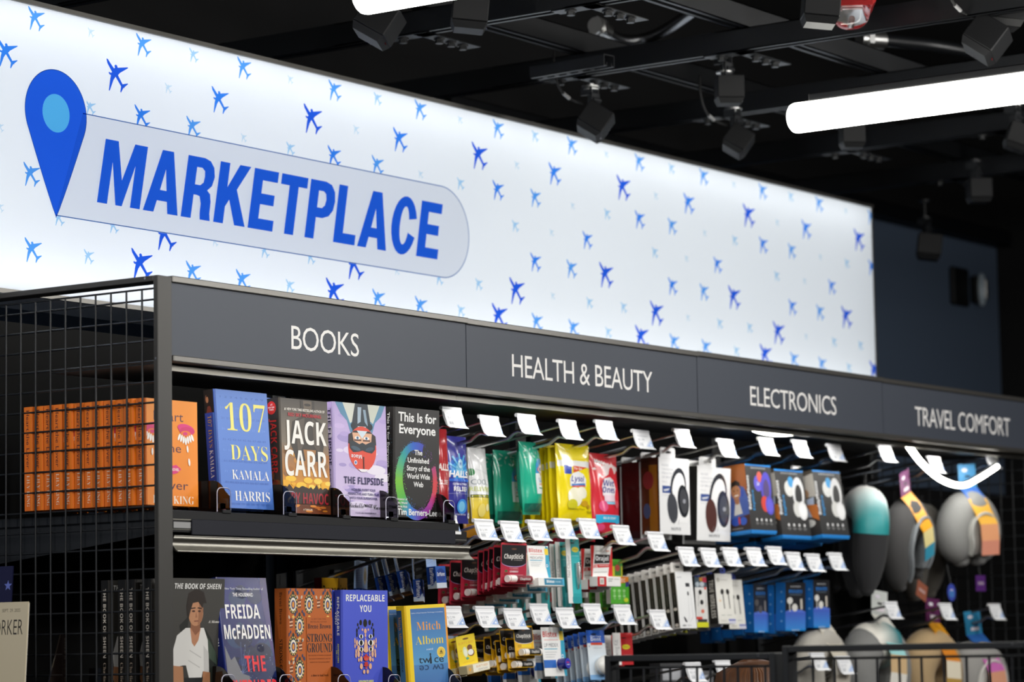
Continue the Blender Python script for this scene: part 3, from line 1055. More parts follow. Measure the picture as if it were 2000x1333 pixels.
def sp_107(F):
    F.r(0, 0, 1, 1, '2b3b8f', '2f4298'); F.r(.85, 0, 1, .8, '4a74c8')
    F.r(0, .805, 1, 1, '17120f')
    F.e(.38, .915, .24, .05, '2b1a12'); F.e(.34, .925, .18, .036, '8a5a40'); F.e(.58, .90, .26, .07, '1c120d', rot=20); F.e(.36, .915, .13, .026, 'a06c4c'); F.p([(.2, .805), (.8, .805), (.62, .86), (.35, .86)], '6a2f24')
    F.t('107 DAYS', .28, .78, .40, 'b98c4a', w=.27, rot=-90, k='S'); F.t('KAMALA HARRIS', .28, .49, .40, 'e6d6cf', w=.46, rot=-90, k='S')


def noise_blobs(F, n, u0, u1, v0, v1, cols, r0, r1, seed, asp=.5):
    rr = random.Random(seed)
    k0 = F.k
    for i in range(n):
        r = rr.uniform(r0, r1)
        F.k = k0 + i % 5
        F.e(rr.uniform(u0, u1), rr.uniform(v0, v1), r, r * asp, rr.choice(cols), n=14)
    F.k = k0 + 5


def art_carr(F):
    F.r(0, .62, 1, 1, '7d7263', '4a443e'); F.r(0, .36, 1, .62, 'b97a34', '7d7263'); F.r(0, .2, 1, .36, 'f2a81e', 'b97a34'); F.r(0, 0, 1, .2, '7a3d1c', '3b2414')
    noise_blobs(F, 22, .05, .95, .34, .56, ['c98a3c', 'a86e34', 'd79a44', '93683c'], .04, .13, 3, .3)
    F.p([(.42, 1), (.72, 1), (.72, .9), (.66, .86), (.86, .80), (.90, .62), (.84, .46), (.30, .46), (.18, .62), (.24, .80), (.46, .86), (.42, .92)], '3b352f')
    F.p([(.48, .99), (.66, .99), (.66, .9), (.57, .865), (.49, .9)], '6a5d4e'); F.e(.57, .955, .07, .012, '2b2520')
    F.p([(.3, .8), (.5, .84), (.46, .6), (.34, .5)], '5a5046'); F.p([(.66, .84), (.84, .78), (.8, .52), (.68, .6)], '544a40'); F.p([(.45, .56), (.72, .56), (.66, .42), (.5, .42)], 'a8743c')
    noise_blobs(F, 14, .0, 1, .235, .30, ['f7c63a', 'f0b126', 'fbd65a'], .05, .12, 5, .28)
    F.p([(0, .20)] + [(x / 24, .205 + .03 * abs(math.sin(x * 1.9)) + (.03 if x % 7 == 3 else 0)) for x in range(25)] + [(1, .20), (1, .08), (0, .08)], '2c1a10')
    noise_blobs(F, 10, .1, .9, .02, .07, ['e08a2a', 'c86f22'], .04, .1, 8, .15)
    F.t('#1 NEW YORK TIMES BESTSELLING AUTHOR OF', .5, .895, .022, 'f1ece2', w=.86, k='h'); F.t('RED SKY MOURNING', .5, .845, .03, 'c8303c', w=.70, k='h')
    F.t('JACK', .5, .605, .205, 'f6f3ec', w=.90, k='b'); F.t('CARR', .5, .325, .225, 'f6f3ec', w=.90, k='b')
    F.t('CRY HAVOC', .5, .085, .095, 'a51d2c', w=.90, k='b'); F.t('A THRILLER', .5, .025, .016, 'e8dcc8', w=.2, k='h')


def sp_carr(F):
    F.r(0, .4, 1, 1, '3a332c', '2c2823'); F.r(0, 0, 1, .4, '5a3216', '3a332c'); noise_blobs(F, 6, .1, .9, .2, .4, ['a8601c', '7a4418'], .2, .4, 4, .12)
    F.e(.42, .915, .40, .058, 'd12a22', n=24); F.t('#1', .42, .935, .016, 'ffffff', k='b'); F.t('NEW YORK', .42, .912, .013, 'ffffff', w=.55, k='b'); F.t('TIMES', .42, .892, .013, 'ffffff', w=.4, k='b')
    F.t('JACK CARR', .30, .82, .52, 'c02a22', w=.48, rot=-90, k='b'); F.t('CRY HAVOC', .34, .28, .42, '8a1c1c', w=.26, rot=-90, k='b')


def art_flip(F):
    F.r(0, 0, 1, 1, 'd9c9ea', 'bda9dc'); noise_blobs(F, 46, 0, 1, .02, .97, ['cdb9e6', 'e4d9f2', 'a999d0', 'efe8f6', 'b8a4da'], .06, .2, 11, .22)
    F.p([(.02, 1), (.98, 1), (.90, .9), (.78, .84), (.72, .74), (.30, .74), (.24, .84), (.12, .9)], '5b8fb0')
    F.p([(.16, 1), (.44, 1), (.40, .86), (.30, .82)], 'd9dccf'); F.p([(.60, 1), (.88, 1), (.74, .83), (.66, .86)], 'cfd3c6')
    F.p([(.40, 1), (.64, 1), (.70, .80), (.66, .72), (.36, .72), (.32, .80)], '23303a'); F.p([(.45, .97), (.52, .97), (.50, .84), (.44, .82)], 'a8bccb'); F.p([(.55, .95), (.60, .95), (.64, .80), (.58, .84)], '8fa6b8')
    F.p([(.44, .80), (.60, .80), (.56, .70), (.48, .70)], 'c4d6e2'); F.e(.52, .77, .17, .015, '10181e'); F.e(.36, .80, .05, .03, '14202a'); F.e(.68, .80, .05, .03, '14202a')
    F.e(.52, .60, .27, .20, 'e24a34', n=30); F.p([(.25, .64), (.79, .64), (.78, .72), (.66, .76), (.38, .76), (.26, .72)], '2b1f1e')
    F.p([(.33, .74), (.71, .74), (.69, .655), (.52, .60), (.36, .655)], 'e3b08e'); F.p([(.42, .76), (.62, .76), (.52, .69)], 'd5e2ec')
    for x in (.43, .60):
        F.e(x, .695, .055, .014, 'f6efe9'); F.e(x, .695, .022, .013, '4f86b4'); F.e(x, .695, .010, .006, '14181c'); F.ln([(x - .07, .673), (x + .07, .675)], .018, '5a3a2c')
    F.p([(.27, .66), (.36, .665), (.46, .64), (.52, .655), (.58, .64), (.68, .665), (.77, .66), (.765, .60), (.70, .565), (.60, .572), (.52, .585), (.44, .572), (.34, .565), (.275, .60)], '1f2a33')
    F.e(.39, .60, .09, .018, '3f5666', rot=-10); F.e(.655, .60, .08, .018, '33485a', rot=10)
    F.t('Mace', .40, .545, .034, 'eaf2f8', w=.2, rot=180, k='b'); F.e(.38, .475, .03, .02, 'f2f4f8'); F.e(.38, .475, .018, .013, '2f62b4')
    F.r(.525, .42, .545, .53, '2a2224'); F.p([(.42, .42), (.62, .42), (.56, .395), (.48, .395)], 'f4eef2')
    F.t('THE FLIPSIDE', .53, .285, .062, '2a2357', w=.76, k='b')
    F.t('HOW TO INVERT YOUR', .52, .225, .021, '4a437a', w=.46, k='h'); F.t('PERSPECTIVE AND TURN FEAR', .52, .188, .021, '4a437a', w=.60, k='h'); F.t('INTO YOUR SUPERPOWER', .52, .151, .021, '4a437a', w=.52, k='h')
    F.t('Michelle', .36, .075, .05, '241f30', w=.30, k='k'); F.t("'MACE'", .60, .085, .026, '241f30', w=.16, k='h'); F.t('Curran', .83, .068, .046, '241f30', w=.26, k='k')
    F.t('F-16 AND LEAD THUNDERBIRD PILOT', .55, .025, .011, '3a3460', w=.4, k='h')


def sp_flip(F):
    F.r(0, 0, 1, 1, 'cfc0e6', 'b29fd6'); noise_blobs(F, 8, 0, 1, .05, .9, ['c4b2e2', 'e0d6f0'], .2, .5, 2, .1)
    F.t('THE FLIPSIDE', .24, .94, .55, '1f1a45', w=.50, rot=-90, k='b'); F.t("Michelle 'MACE' Curran", .28, .42, .4, '241f30', w=.36, rot=-90, k='k')


def art_web(F):
    F.r(0, 0, 1, 1, '22201f', '2a2826')
    rr = random.Random(5)
    import colorsys
    def hue(a):   # angle from the right, counter-clockwise
        st = [(0, 'd8454a'), (60, '4a3fae'), (100, '2d62c8'), (135, '2fa39a'), (180, '7cc43a'), (215, '58b84a'), (250, '2f7fd6'), (285, '7a3fb0'), (320, 'b8459a'), (345, 'd8454a'), (360, 'd8454a')]
        for (a0, c0), (a1, c1) in zip(st, st[1:]):
            if a0 <= a <= a1: return mixc(c0, c1, (a - a0) / (a1 - a0))
    z = F.z(); cx, cy, R0, R1 = .48, .335, .355, .47
    N = 72; vs, cs = [], []
    asp = F.w / F.h
    def rad(a, q):
        th = .55 + .45 * max(0, math.cos(math.radians(a - 205)))
        ro = .47; ri = ro - .17 * th
        rr_ = ri + (ro - ri) * q
        return cx + rr_ * math.cos(math.radians(a)), cy + rr_ * .76 * math.sin(math.radians(a))
    for i in range(N):
        a0, a1 = i * 360 / N, (i + 1) * 360 / N
        if 20 < a0 < 70: continue
        c0, c1 = hue(a0), hue(a1)
        pts = [rad(a0, 0), rad(a0, 1), rad(a1, 1), rad(a1, 0)]
        P = [F.P(x, y, z) for x, y in pts]
        F.mb.add(P, [(0, 1, 2, 3)], mixc(c0, c1, .5))
    for i in range(420):
        a = rr.uniform(0, 360); q = rr.choice([rr.gauss(-.18, .16), rr.gauss(1.08, .12), rr.uniform(0, 1) if 10 < a < 80 else rr.gauss(1.1, .1)])
        x, y = rad(a, q)
        if not (.0 < x < 1 and 0 < y < 1): continue
        F.k = 4 + i % 3
        s = rr.uniform(.004, .008)
        F.e(x, y, s, s * asp, hue(a) if rr.random() < .8 else '22201f', n=5)
    F.k = 10
    F.t('This Is for', .50, .875, .085, 'f6f6f4', w=.86, al='c', k='h'); F.t('Everyone', .50, .765, .085, 'f6f6f4', w=.82, k='h')
    for i, (s, w_) in enumerate((('The', .18), ('Unfinished', .48), ('Story of the', .52), ('World Wide', .52), ('Web', .22))):
        F.t(s, .52, .575 - i * .073, .047, 'f6f6f4', w=w_, k='h')
    for i, s in enumerate(('Inventor of', 'the World', 'Wide Web')): F.t(s, .05, .155 - i * .034, .02, 'e8e8e6', w=.22, al='l', k='h')
    F.t('Tim Berners-Lee', .5, .022, .058, 'f6f6f4', w=.9, k='h')


def sp_web(F):
    F.r(0, 0, 1, 1, '1c1b1a', '232120'); rr = random.Random(9)
    for i in range(60):
        F.k = 3; v = rr.random(); c = mixc('4a8fd8', '8cc63f', 1 - v) if v > .5 else mixc('8cc63f', '3f7f4a', v)
        F.e(rr.uniform(.45, 1), v, .02, .0024, c, n=5)
    F.k = 6
    F.t('This Is for Everyone', .14, .95, .36, 'f1f1ee', w=.50, rot=-90, k='h'); F.t('Tim Berners-Lee', .14, .40, .36, 'f1f1ee', w=.34, rot=-90, k='h')


def art_sheen(F):
    F.r(0, 0, 1, 1, '35332f', '45433f')
    F.p([(.64, .60), (.78, .50), (.93, .30), (.90, .02), (.40, .02), (.50, .40)], '20251f'); F.p([(.70, .52), (.86, .40), (.88, .3), (.72, .36)], '3c4a3c'); F.p([(.16, .62), (.34, .70), (.30, .55), (.2, .52)], '22231f')
    F.p([(.28, .60), (.62, .60), (.70, .50), (.74, .24), (.62, .25), (.60, .20), (.36, .20), (.30, .30), (.24, .30), (.06, .28), (.04, .40), (.12, .54)], 'd9d7d2')
    F.p([(.62, .46), (.72, .40), (.74, .24), (.64, .24)], 'c2c0bc'); F.ln([(.36, .42), (.58, .36)], .012, 'b9b7b3'); F.ln([(.34, .34), (.56, .28)], .012, 'bcbab6')
    F.p([(.36, .60), (.56, .60), (.52, .50), (.45, .45), (.40, .48)], 'b57f5e')
    F.p([(.36, .70), (.54, .70), (.55, .58), (.46, .54), (.37, .60)], '8a5a40'); F.e(.46, .72, .14, .105, 'b98562'); F.p([(.52, .80), (.60, .76), (.58, .66), (.50, .62)], '9a6a4c')
    F.p([(.28, .78), (.32, .88), (.46, .92), (.60, .89), (.66, .80), (.60, .80), (.58, .76), (.50, .81), (.40, .80), (.36, .74), (.33, .68), (.30, .70)], '2a211b')
    F.e(.415, .735, .03, .008, '4a2f22'); F.e(.525, .735, .028, .008, '4a2f22'); F.ln([(.37, .757), (.45, .762)], .014, '2a1d16'); F.ln([(.49, .762), (.57, .757)], .014, '2a1d16'); F.p([(.465, .73), (.49, .685), (.45, .683)], 'a06e50'); F.ln([(.43, .655), (.51, .657)], .012, '7a4438')
    F.p([(.05, .30), (.24, .29), (.26, .18), (.44, .03), (.36, 0), (.14, .08), (.04, .2)], 'b07c58'); F.p([(.62, .25), (.75, .24), (.76, .12), (.56, 0), (.48, .02), (.60, .14)], 'a87450')
    F.p([(.26, .2), (.62, .2), (.60, .12), (.46, .0), (.40, .03), (.26, .16)], '1f2020'); F.e(.44, .03, .09, .055, '8c9a3a'); F.e(.45, .03, .05, .05, 'b4be4a')
    F.t('THE BOOK OF SHEEN', .49, .915, .043, 'f2f0ec', w=.88, k='b', shear=.15); F.t('A Memoir', .82, .64, .022, 'e6e2da', w=.25, k='i')


def sp_sheen(F):
    F.r(0, 0, 1, 1, '131210', '191817')
    F.t('THE BOOK OF SHEEN', .30, .93, .42, 'e6ddd0', w=.56, rot=-90, k='b'); F.t('Charlie Sheen', .32, .33, .40, 'cdb9a4', w=.3, rot=-90, k='S')


def art_fad(F):
    F.r(0, .55, 1, 1, '10165a', '18247e'); F.r(0, 0, 1, .55, '1b2a50', '10165a'); noise_blobs(F, 26, .2, 1, .0, .9, ['121c4e', '16235e', '1c2f68', '0d1238', '223a66'], .06, .2, 21, .4); F.p([(.84, 1), (1, 1), (1, .86), (.9, .9)], '3f62b4')
    F.p([(.86, 1), (1, 1), (1, .3), (.92, .5), (.86, .8)], '3a2a6e'); F.p([(0, .45), (.10, .33), (.18, .36), (.30, .22), (.44, .20), (.46, .06), (.52, .04), (.50, 0), (0, 0)], '77777c')
    for a in (12, 30, 48, 66, 84): F.ln([(.30, .22), (.30 + .3 * math.cos(math.radians(a)), .22 + .26 * math.sin(math.radians(a)))], .004, '7f93bf')
    noise_blobs(F, 60, .25, 1, .0, .5, ['a9b9dc', 'd3dcf0', '7f97c6'], .002, .006, 31, .8)
    F.t('#1 New York Times Bestselling Author of', .48, .90, .018, 'e6e9f2', w=.86, k='n'); F.t('THE HOUSEMAID', .48, .845, .03, 'f2f2f4', w=.42, k='h')
    F.t('FREIDA', .44, .665, .115, 'f4f2ee', w=.70, k='b'); F.t('McFADDEN', .49, .50, .115, 'f4f2ee', w=.94, k='b'); F.t('THE', .58, .235, .13, 'e3262e', w=.42, k='b'); F.t('INTRUDER', .52, .04, .13, 'e8343e', w=.94, k='b')


def sp_fad(F):
    F.r(0, 0, 1, 1, '141a52', '1c2676'); F.t('FREIDA McFADDEN', .3, .95, .4, 'e8e8ee', w=.5, rot=-90, k='b')


def drop(F, u, v, s):
    k = s
    F.e(u, v, .105 * k, .092 * k, '2b3a3c', n=22); F.e(u, v + .085 * k, .028 * k, .032 * k, '2b3a3c')
    for i in range(14):
        a = i / 14 * 2 * math.pi; F.k = 8
        F.e(u + .088 * k * math.cos(a), v + .077 * k * math.sin(a), .012 * k, .010 * k, 'e8c46a', n=6)
    F.k = 10
    F.e(u, v - .006 * k, .070 * k, .062 * k, 'f0e6d2'); F.e(u, v - .008 * k, .046 * k, .042 * k, '4a4a78'); F.e(u, v - .008 * k, .026 * k, .028 * k, 'e8983a'); F.e(u, v - .118 * k, .03 * k, .012 * k, 'f0c060')
    for sx in (-1, 1):
        F.e(u + .10 * k * sx, v + .10 * k, .02 * k, .02 * k, '3a4a6e', rot=30 * sx); F.e(u + .06 * k * sx, v + .125 * k, .015 * k, .015 * k, '3a4a6e'); F.e(u + .05 * k * sx, v - .14 * k, .012 * k, .012 * k, '3a4048')


def art_strong(F):
    F.r(0, 0, 1, 1, 'b85f28', 'c2662b')
    for (u, v) in ((.02, .86), (.47, .86), (.90, .86), (.25, .665), (.02, .48), (.25, .265), (.02, .08), (.47, .02), (.90, .03)): F.k = 2; drop(F, u if u > .1 else .105, v, 1.0)
    for (u, v) in ((.25, .86), (.69, .86), (.06, .68), (.27, .47), (.06, .27)):
        for q in range(5): F.k = 4; F.ln([(u - .035, v - .035 + q * .016), (u + .035, v - .030 + q * .016)], .012, 'e6dcc6' if q % 2 else '2f3c40')
        F.e(u - .05, v + .06, .018, .018, 'cfc6b4', rot=30); F.e(u + .05, v + .06, .018, .018, 'cfc6b4', rot=-30)
    F.k = 28
    F.r(.40, .10, 1, .74, 'bd6229')
    F.t('#1 NEW YORK TIMES', .68, .715, .014, '6e3414', w=.34, k='n'); F.t('BESTSELLING AUTHOR', .68, .69, .014, '6e3414', w=.38, k='n')
    F.t('Brené Brown', .695, .635, .045, '23262c', w=.54, k='s'); F.t('STRONG', .70, .515, .075, '1d2a33', w=.58, k='s'); F.t('GROUND', .70, .42, .085, '1d2a33', w=.58, k='s')
    for i, s in enumerate(('THE LESSONS OF DARING LEADERSHIP,', 'THE TENACITY OF PARADOX, AND THE', 'WISDOM OF THE HUMAN SPIRIT')): F.t(s, .70, .385 - i * .031, .012, '7d3d18', w=.54 - .04 * i, k='n')
    F.t('a dare to lead book', .70, .20, .022, '5a2c10', w=.4, k='s')


def sp_strong(F):
    F.r(0, 0, 1, 1, 'a8541f', 'b85f26'); F.t('Brené Brown', .42, .965, .26, '4a2510', w=.29, rot=-90, k='s'); F.t('— — —', .45, .66, .1, '4a2510', w=.1, rot=-90, k='h'); F.t('STRONG GROUND', .42, .54, .28, '3a2414', w=.46, rot=-90, k='s')


def art_repl(F):
    F.r(0, 0, 1, 1, '4a58cc', '5060d6')
    F.t('REPLACEABLE', .5, .895, .063, 'f6f5ee', w=.86, k='b'); F.t('YOU', .5, .795, .063, 'f6f5ee', w=.26, k='b')
    cx = .49; S = 'eab490'; K = '17150f'
    for dx, v, ru, rv in ((0, .69, .045, .038), (.10, .695, .03, .026), (-.10, .695, .03, .026), (.165, .675, .017, .017), (-.165, .675, .017, .017), (.145, .645, .015, .014), (-.145, .645, .015, .014), (.185, .62, .018, .022), (-.185, .62, .018, .022), (.185, .582, .016, .024), (-.185, .582, .016, .024)): F.e(cx + dx, v, ru, rv, K)
    for dx, v, ru, rv in ((0, .615, .03, .024), (.065, .628, .016, .012), (-.065, .628, .016, .012), (0, .575, .018, .016), (0, .545, .009, .008), (.19, .505, .022, .03), (-.19, .505, .022, .03), (.235, .525, .014, .028), (-.235, .525, .014, .028), (.235, .475, .014, .02), (-.235, .475, .014, .02), (.155, .45, .03, .034), (-.155, .45, .03, .034), (.155, .40, .028, .03), (-.155, .40, .028, .03), (.21, .425, .018, .022), (-.21, .425, .018, .022), (.215, .39, .018, .025), (-.215, .39, .018, .025), (.10, .355, .028, .026), (-.10, .355, .028, .026), (.155, .345, .018, .018), (-.155, .345, .018, .018), (.10, .285, .032, .028), (-.10, .285, .032, .028), (.04, .235, .026, .02), (-.04, .235, .026, .02), (.085, .425, .014, .016), (-.085, .425, .014, .016), (.085, .395, .012, .012), (-.085, .395, .012, .012)): F.e(cx + dx, v, ru, rv, S)
    F.p([(cx - .02, .535), (cx + .02, .535), (cx + .055, .425), (cx, .412), (cx - .055, .425)], S)
    for s in (-1, 1):
        for v, a in ((.565, .045), (.505, .062), (.445, .045)): F.e(cx + s * .105, v, a, a * .45, 'f8f6f0'); F.e(cx + s * .105, v, a * .5, a * .42, K)
    F.e(cx, .392, .025, .008, 'c9382c'); F.e(cx, .368, .065, .018, 'c9382c'); F.e(cx, .352, .05, .016, 'dd5546'); F.e(cx, .315, .04, .012, 'c9382c'); F.e(cx, .295, .05, .014, 'c9382c'); F.e(cx, .268, .022, .008, 'dd5546')
    F.t('ADVENTURES', .48, .125, .03, 'f1ee3c', w=.34, k='b'); F.t('IN HUMAN ANATOMY', .48, .065, .03, 'f1ee3c', w=.56, k='b')


def sp_repl(F):
    F.r(0, 0, 1, 1, '2f3ca6', '3644b4'); F.t('REPLACEABLE', .42, .935, .36, 'f1efe6', w=.36, rot=-90, k='b'); F.t('YOU', .10, .80, .28, 'f1efe6', w=.12, rot=-90, k='b')
    F.t('ADVENTURES', .50, .50, .22, 'dfe03a', w=.18, rot=-90, k='b'); F.t('— IN —', .25, .48, .16, 'dfe03a', w=.12, rot=-90, k='b'); F.t('MARY ROACH', .42, .23, .36, 'f1efe6', w=.22, rot=-90, k='b')


def art_twice(F):
    F.r(0, 0, 1, 1, 'f5cf1e', 'f7d626'); F.r(.96, 0, 1, 1, 'f09a2a')
    F.r(.10, .33, .955, .96, '5b9fd0', '3f6fae'); F.r(.10, .0, .955, .33, '3c68a8', '4f86be')
    F.t('Author of the #1 bestseller The Stranger in the Lifeboat', .52, .905, .014, 'dfe8f2', w=.80, k='n')
    F.t('Mitch', .53, .715, .10, 'f0a03a', w=.60, k='S'); F.t('Albom', .53, .555, .10, 'f2d23c', w=.70, k='S'); F.t('a novel', .52, .488, .022, 'e6eef4', w=.16, k='s')
    F.e(.80, .455, .105, .062, 'f3d86a', n=26); F.e(.80, .455, .085, .050, 'e9c54a', n=26); F.p([(.76, .45), (.84, .45), (.80, .485)], '6a5a2a'); F.ln([(.755, .44), (.845, .44)], .01, '6a5a2a')
    F.t('tw ce', .54, .345, .085, '1f2f40', w=.62, k='n'); F.p([(.50, .335), (.55, .335), (.545, .40), (.535, .43), (.545, .445), (.52, .455), (.505, .44), (.515, .42), (.505, .39)], '14202c')
    F.t('tw ce', .54, .320, .085, '24466e', w=.62, rot=180, k='n')


def sp_twice(F):
    F.r(0, 0, 1, 1, 'e0b51c', 'ecc622'); F.r(0, 0, .66, .95, '4a7fb0', '2f5078')
    F.t('Mitch Albom', .18, .88, .34, 'c98a3a', w=.34, rot=-90, k='S'); F.t('twice', .18, .40, .36, '1a2a3a', w=.14, rot=-90, k='n')


# ------------------------------------------------ upper shelf
SP_G = 'orange hardbacks in a row behind the wire panel'
M, w, h, ln_ = bm3((281, 777), (383, 785.5), (283.5, 986), .058)
for i in range(12):
    d = i * .0246
    lb = 'orange hardback at the front of its row by the post, cover showing an eye' if i == 0 else 'orange hardback seen by its spine through the mesh, %s from the front' % ORD[i]
    rr = random.Random(i)
    Mi = Matrix.Translation(M.translation + V((rr.uniform(-.002, .003) - .0006 * i, d, 0))) @ Matrix.Rotation(-ln_, 4, 'X') @ rot('Z', 0 if i == 0 else rr.uniform(-1, 1))
    book('orange', lb, Mi, w, h, .0228, art_orange, sp_orange, edge='ec7a1e', group=SP_G)
M, w, h, ln_ = bm3((417.6, 759.5), (520.4, 769.7), (432, 992), .06)
book('d107', 'blue hardback titled 107 DAYS in big yellow type', M, w, h, .027, art_107, sp_107, edge='3f62b4', mt='print', group='blue hardbacks on the upper shelf')
q = at(386, 768, Y=.155)
book('d107', 'second blue hardback, only a strip showing behind the one titled 107 DAYS', Matrix.Translation((q.x + .032, .100, M.translation.z)) @ Matrix.Rotation(-ln_, 4, 'X') @ rot('Z', 0), w, h, .027, art_107, sp_107, group='blue hardbacks on the upper shelf')
M, w, h, ln_ = bm3((544.5, 776.5), (638.4, 786), (552, 1001.5), .055)
book('carr', 'thriller with big white block letters over a burning town', M, w, h, .032, art_carr, sp_carr, edge='4a4238')
M, w, h, ln_ = bm3((649.5, 784.3), (752.9, 791.5), (655, 1007), .05)
book('flip', 'lavender book showing an upside down pilot in a red helmet', M, w, h, .017, art_flip, sp_flip, edge='c4b4e2', page='f2eee6')
M, w, h, ln_ = bm3((769.5, 794.4), (857.8, 801), (769, 1010), .045)
book('web', 'black book with a rainbow ring titled This Is for Everyone', M, w, h, .020, art_web, sp_web, edge='2a2826')
# ------------------------------------------------ lower shelf
G2 = 'black memoirs in a row on the lower shelf'
zb2 = ZS2
def low(key, lab, TL, TR, Y, leanpx, t, cover, spine, edge, yaw=0, roll=0, dy=0, dx=0, group=None, mt='print', hpx=None):
    P0, P1 = at(*TL, Y=Y), at(*TR, Y=Y)
    w_ = P1.x - P0.x
    h_ = P0.z - zb2
    B = at(TL[0] + leanpx, TL[1] + 200, X=P0.x)
    ln2 = math.atan2(P0.y - B.y, P0.z - B.z)
    y0 = P0.y - math.tan(ln2) * h_
    M_ = Matrix.Translation((P0.x + dx, y0 + dy, zb2)) @ rot('Z', yaw) @ Matrix.Rotation(-ln2, 4, 'X') @ rot('Y', roll)
    return book(key, lab, M_, w_ / math.cos(math.radians(yaw)), h_ / math.cos(ln2), t, cover, spine, edge=edge, group=group, mt=mt)


low('sheen', 'memoir whose cover shows a seated man in a white top and leather jacket', (333, 1129.5), (439, 1131), .05, -5, .021, art_sheen, sp_sheen, '2a2826', group=G2)
for i, (u, Y) in enumerate(((286, .095), (246, .135), (227, .158), (202, .20))):
    low('sheen', 'black memoir seen by its spine through the mesh, %s behind the front copy' % ORD[i], (333, 1129.5), (439, 1131), .05, 1, .021, art_sheen, sp_sheen, '2a2826', dy=Y - .05, group=G2)
low('fad', 'glossy dark blue thriller with red letters THE INTRUDER', (421, 1128), (518.6, 1132), .06, 22, .024, art_fad, sp_fad, '1c2a72', mt='print_gloss')
low('strong', 'burnt orange book titled STRONG GROUND with paisley drops', (560.7, 1149.6), (647.8, 1156), .05, 1, .032, art_strong, sp_strong, 'b05a24')
low('repl', 'violet blue book with a face of dots titled REPLACEABLE YOU', (667, 1152.8), (756.8, 1154), .045, 1, .019, art_repl, sp_repl, '4654c4', group='violet blue books')
low('repl', 'second violet blue book, its spine just behind the face of dots', (667, 1152.8), (756.8, 1154), .045, 1, .019, art_repl, sp_repl, '4654c4', dy=.023, dx=-.003, group='violet blue books')
low('twice', 'yellow bordered blue novel titled twice, front copy', (794, 1184), (866, 1182), .05, 9, .024, art_twice, sp_twice, 'eec51e', yaw=-5, roll=-2.2, group='yellow bordered novels')
low('twice', 'yellow bordered blue novel half hidden behind the copy titled twice', (794, 1184), (866, 1182), .05, 9, .024, art_twice, sp_twice, 'eec51e', yaw=-2, roll=-1, dy=.052, dx=-.006, group='yellow bordered novels')

# ------------------------------------------------ clear dividers
def divider(x, z, label, y0=.004):
    t2 = thing('shelf_divider', label, 'divider', V((x, y0, z)), 'clear dividers on the book shelves')
    m = MB(); th = .002; hgt, wd, r = .044, .038, .011
    # front tab in the x-z plane, rounded, a few mm thick
    out = [(-wd / 2, 0)] + [(-wd / 2 + r - r * math.cos(math.radians(a)), hgt - r + r * math.sin(math.radians(a))) for a in range(0, 91, 15)] + [(wd / 2 - r + r * math.sin(math.radians(a)), hgt - r + r * math.cos(math.radians(a))) for a in range(0, 91, 15)] + [(wd / 2, 0)]
    n = len(out)
    vs = [(a, 0, b) for a, b in out] + [(a, th, b) for a, b in out]
    m.add(vs, [tuple(range(n))[::-1], tuple(range(n, 2 * n))] + [(i, (i + 1) % n, (i + 1) % n + n, i + n) for i in range(n)])
    ft_ = m.build('front_tab', 'acrylic', t2)
    m = MB(); m.tube([(a, th / 2, b) for a, b in out], .0009, n=6); m.build('edge_glint', 'acrylic_glint', ft_)  # pale tube added as the glint along the clear tab's outline
    m = MB()
    out = [(th, 0), (th, .03)] + [(.012 + .03 - .03 * math.cos(math.radians(a)), .03 + .03 * math.sin(math.radians(a))) for a in range(20, 91, 14)] + [(.36, .06), (.36, 0)]
    n = len(out); 
    vs = [(.0158, a, b) for a, b in out] + [(.0172, a, b) for a, b in out]
    m.add(vs, [tuple(range(n))[::-1], tuple(range(n, 2 * n))] + [(i, (i + 1) % n, (i + 1) % n + n, i + n) for i in range(n)])
    m.build('side_wall', 'acrylic_dark_reflex', t2)  # dark colour stands for what the clear wall reflects
    m = MB(); m.box((-.006, -.002, -.003), (.018, .016, .004), ch=.001); bc_ = m.build('base_clip', 'plastic_black', t2)
    m = MB(); m.box((-.010, .002, .004), (.006, .010, .016), ch=.001); m.build('clip_block', 'acrylic', bc_)
    return t2


for (u, v), nm in (((438, 975), 'in front of the blue book'), ((567, 985), 'in front of the thriller with the burning town'), ((673, 990), 'at the left of the lavender book'), ((766, 996), 'between the lavender book and the black rainbow book'), ((878, 1002), 'at the right end of the upper book shelf')):
    q = at(u, v, Y=.004); divider(q.x, ZSH, 'clear acrylic divider tab ' + nm)
for (u, v), nm in (((447, 1325), 'between the memoir and the dark blue thriller'), ((560, 1325), 'left of the burnt orange book'), ((673, 1325), 'at the lower left of the violet blue book'), ((771, 1325), 'between the violet blue book and the yellow novel'), ((890, 1325), 'at the right of the yellow bordered novel')):
    q = at(u, v, Y=.004); divider(q.x, at(u, 1319, Y=.004).z - .044, 'clear acrylic divider tab ' + nm)
# ================================================================ peg hooks with price tags
_hk = {}


def tag_art(F, price, seed):
    F.r(0, 0, 1, 1, 'f3f4f6'); rr = random.Random(seed)
    F.ln([(.14, .86), (.86, .86)], .018, 'b9bcc2'); F.ln([(.14, .79), (.74, .79)], .014, 'c9ccd2')
    F.t(price, .12, .47, .17, '8b9098', w=.42, al='l', k='l'); F.ln([(.12, .36), (.52, .36)], .012, 'c0c4ca')
    x = .12
    while x < .36:
        d = rr.choice((.012, .02, .008)); F.k = 6; F.r(x, .06, x + d, .29, '9a9ea6'); x += d + rr.choice((.010, .016))
    F.p([(.60, .04), (.99, .04), (.99, .56)], '9db9e6'); F.ln([(.52, .02), (.97, .62)], .02, 'aabfe2'); F.p([(.86, .08), (.93, .17), (.86, .26), (.79, .17)], 'eef3fb')


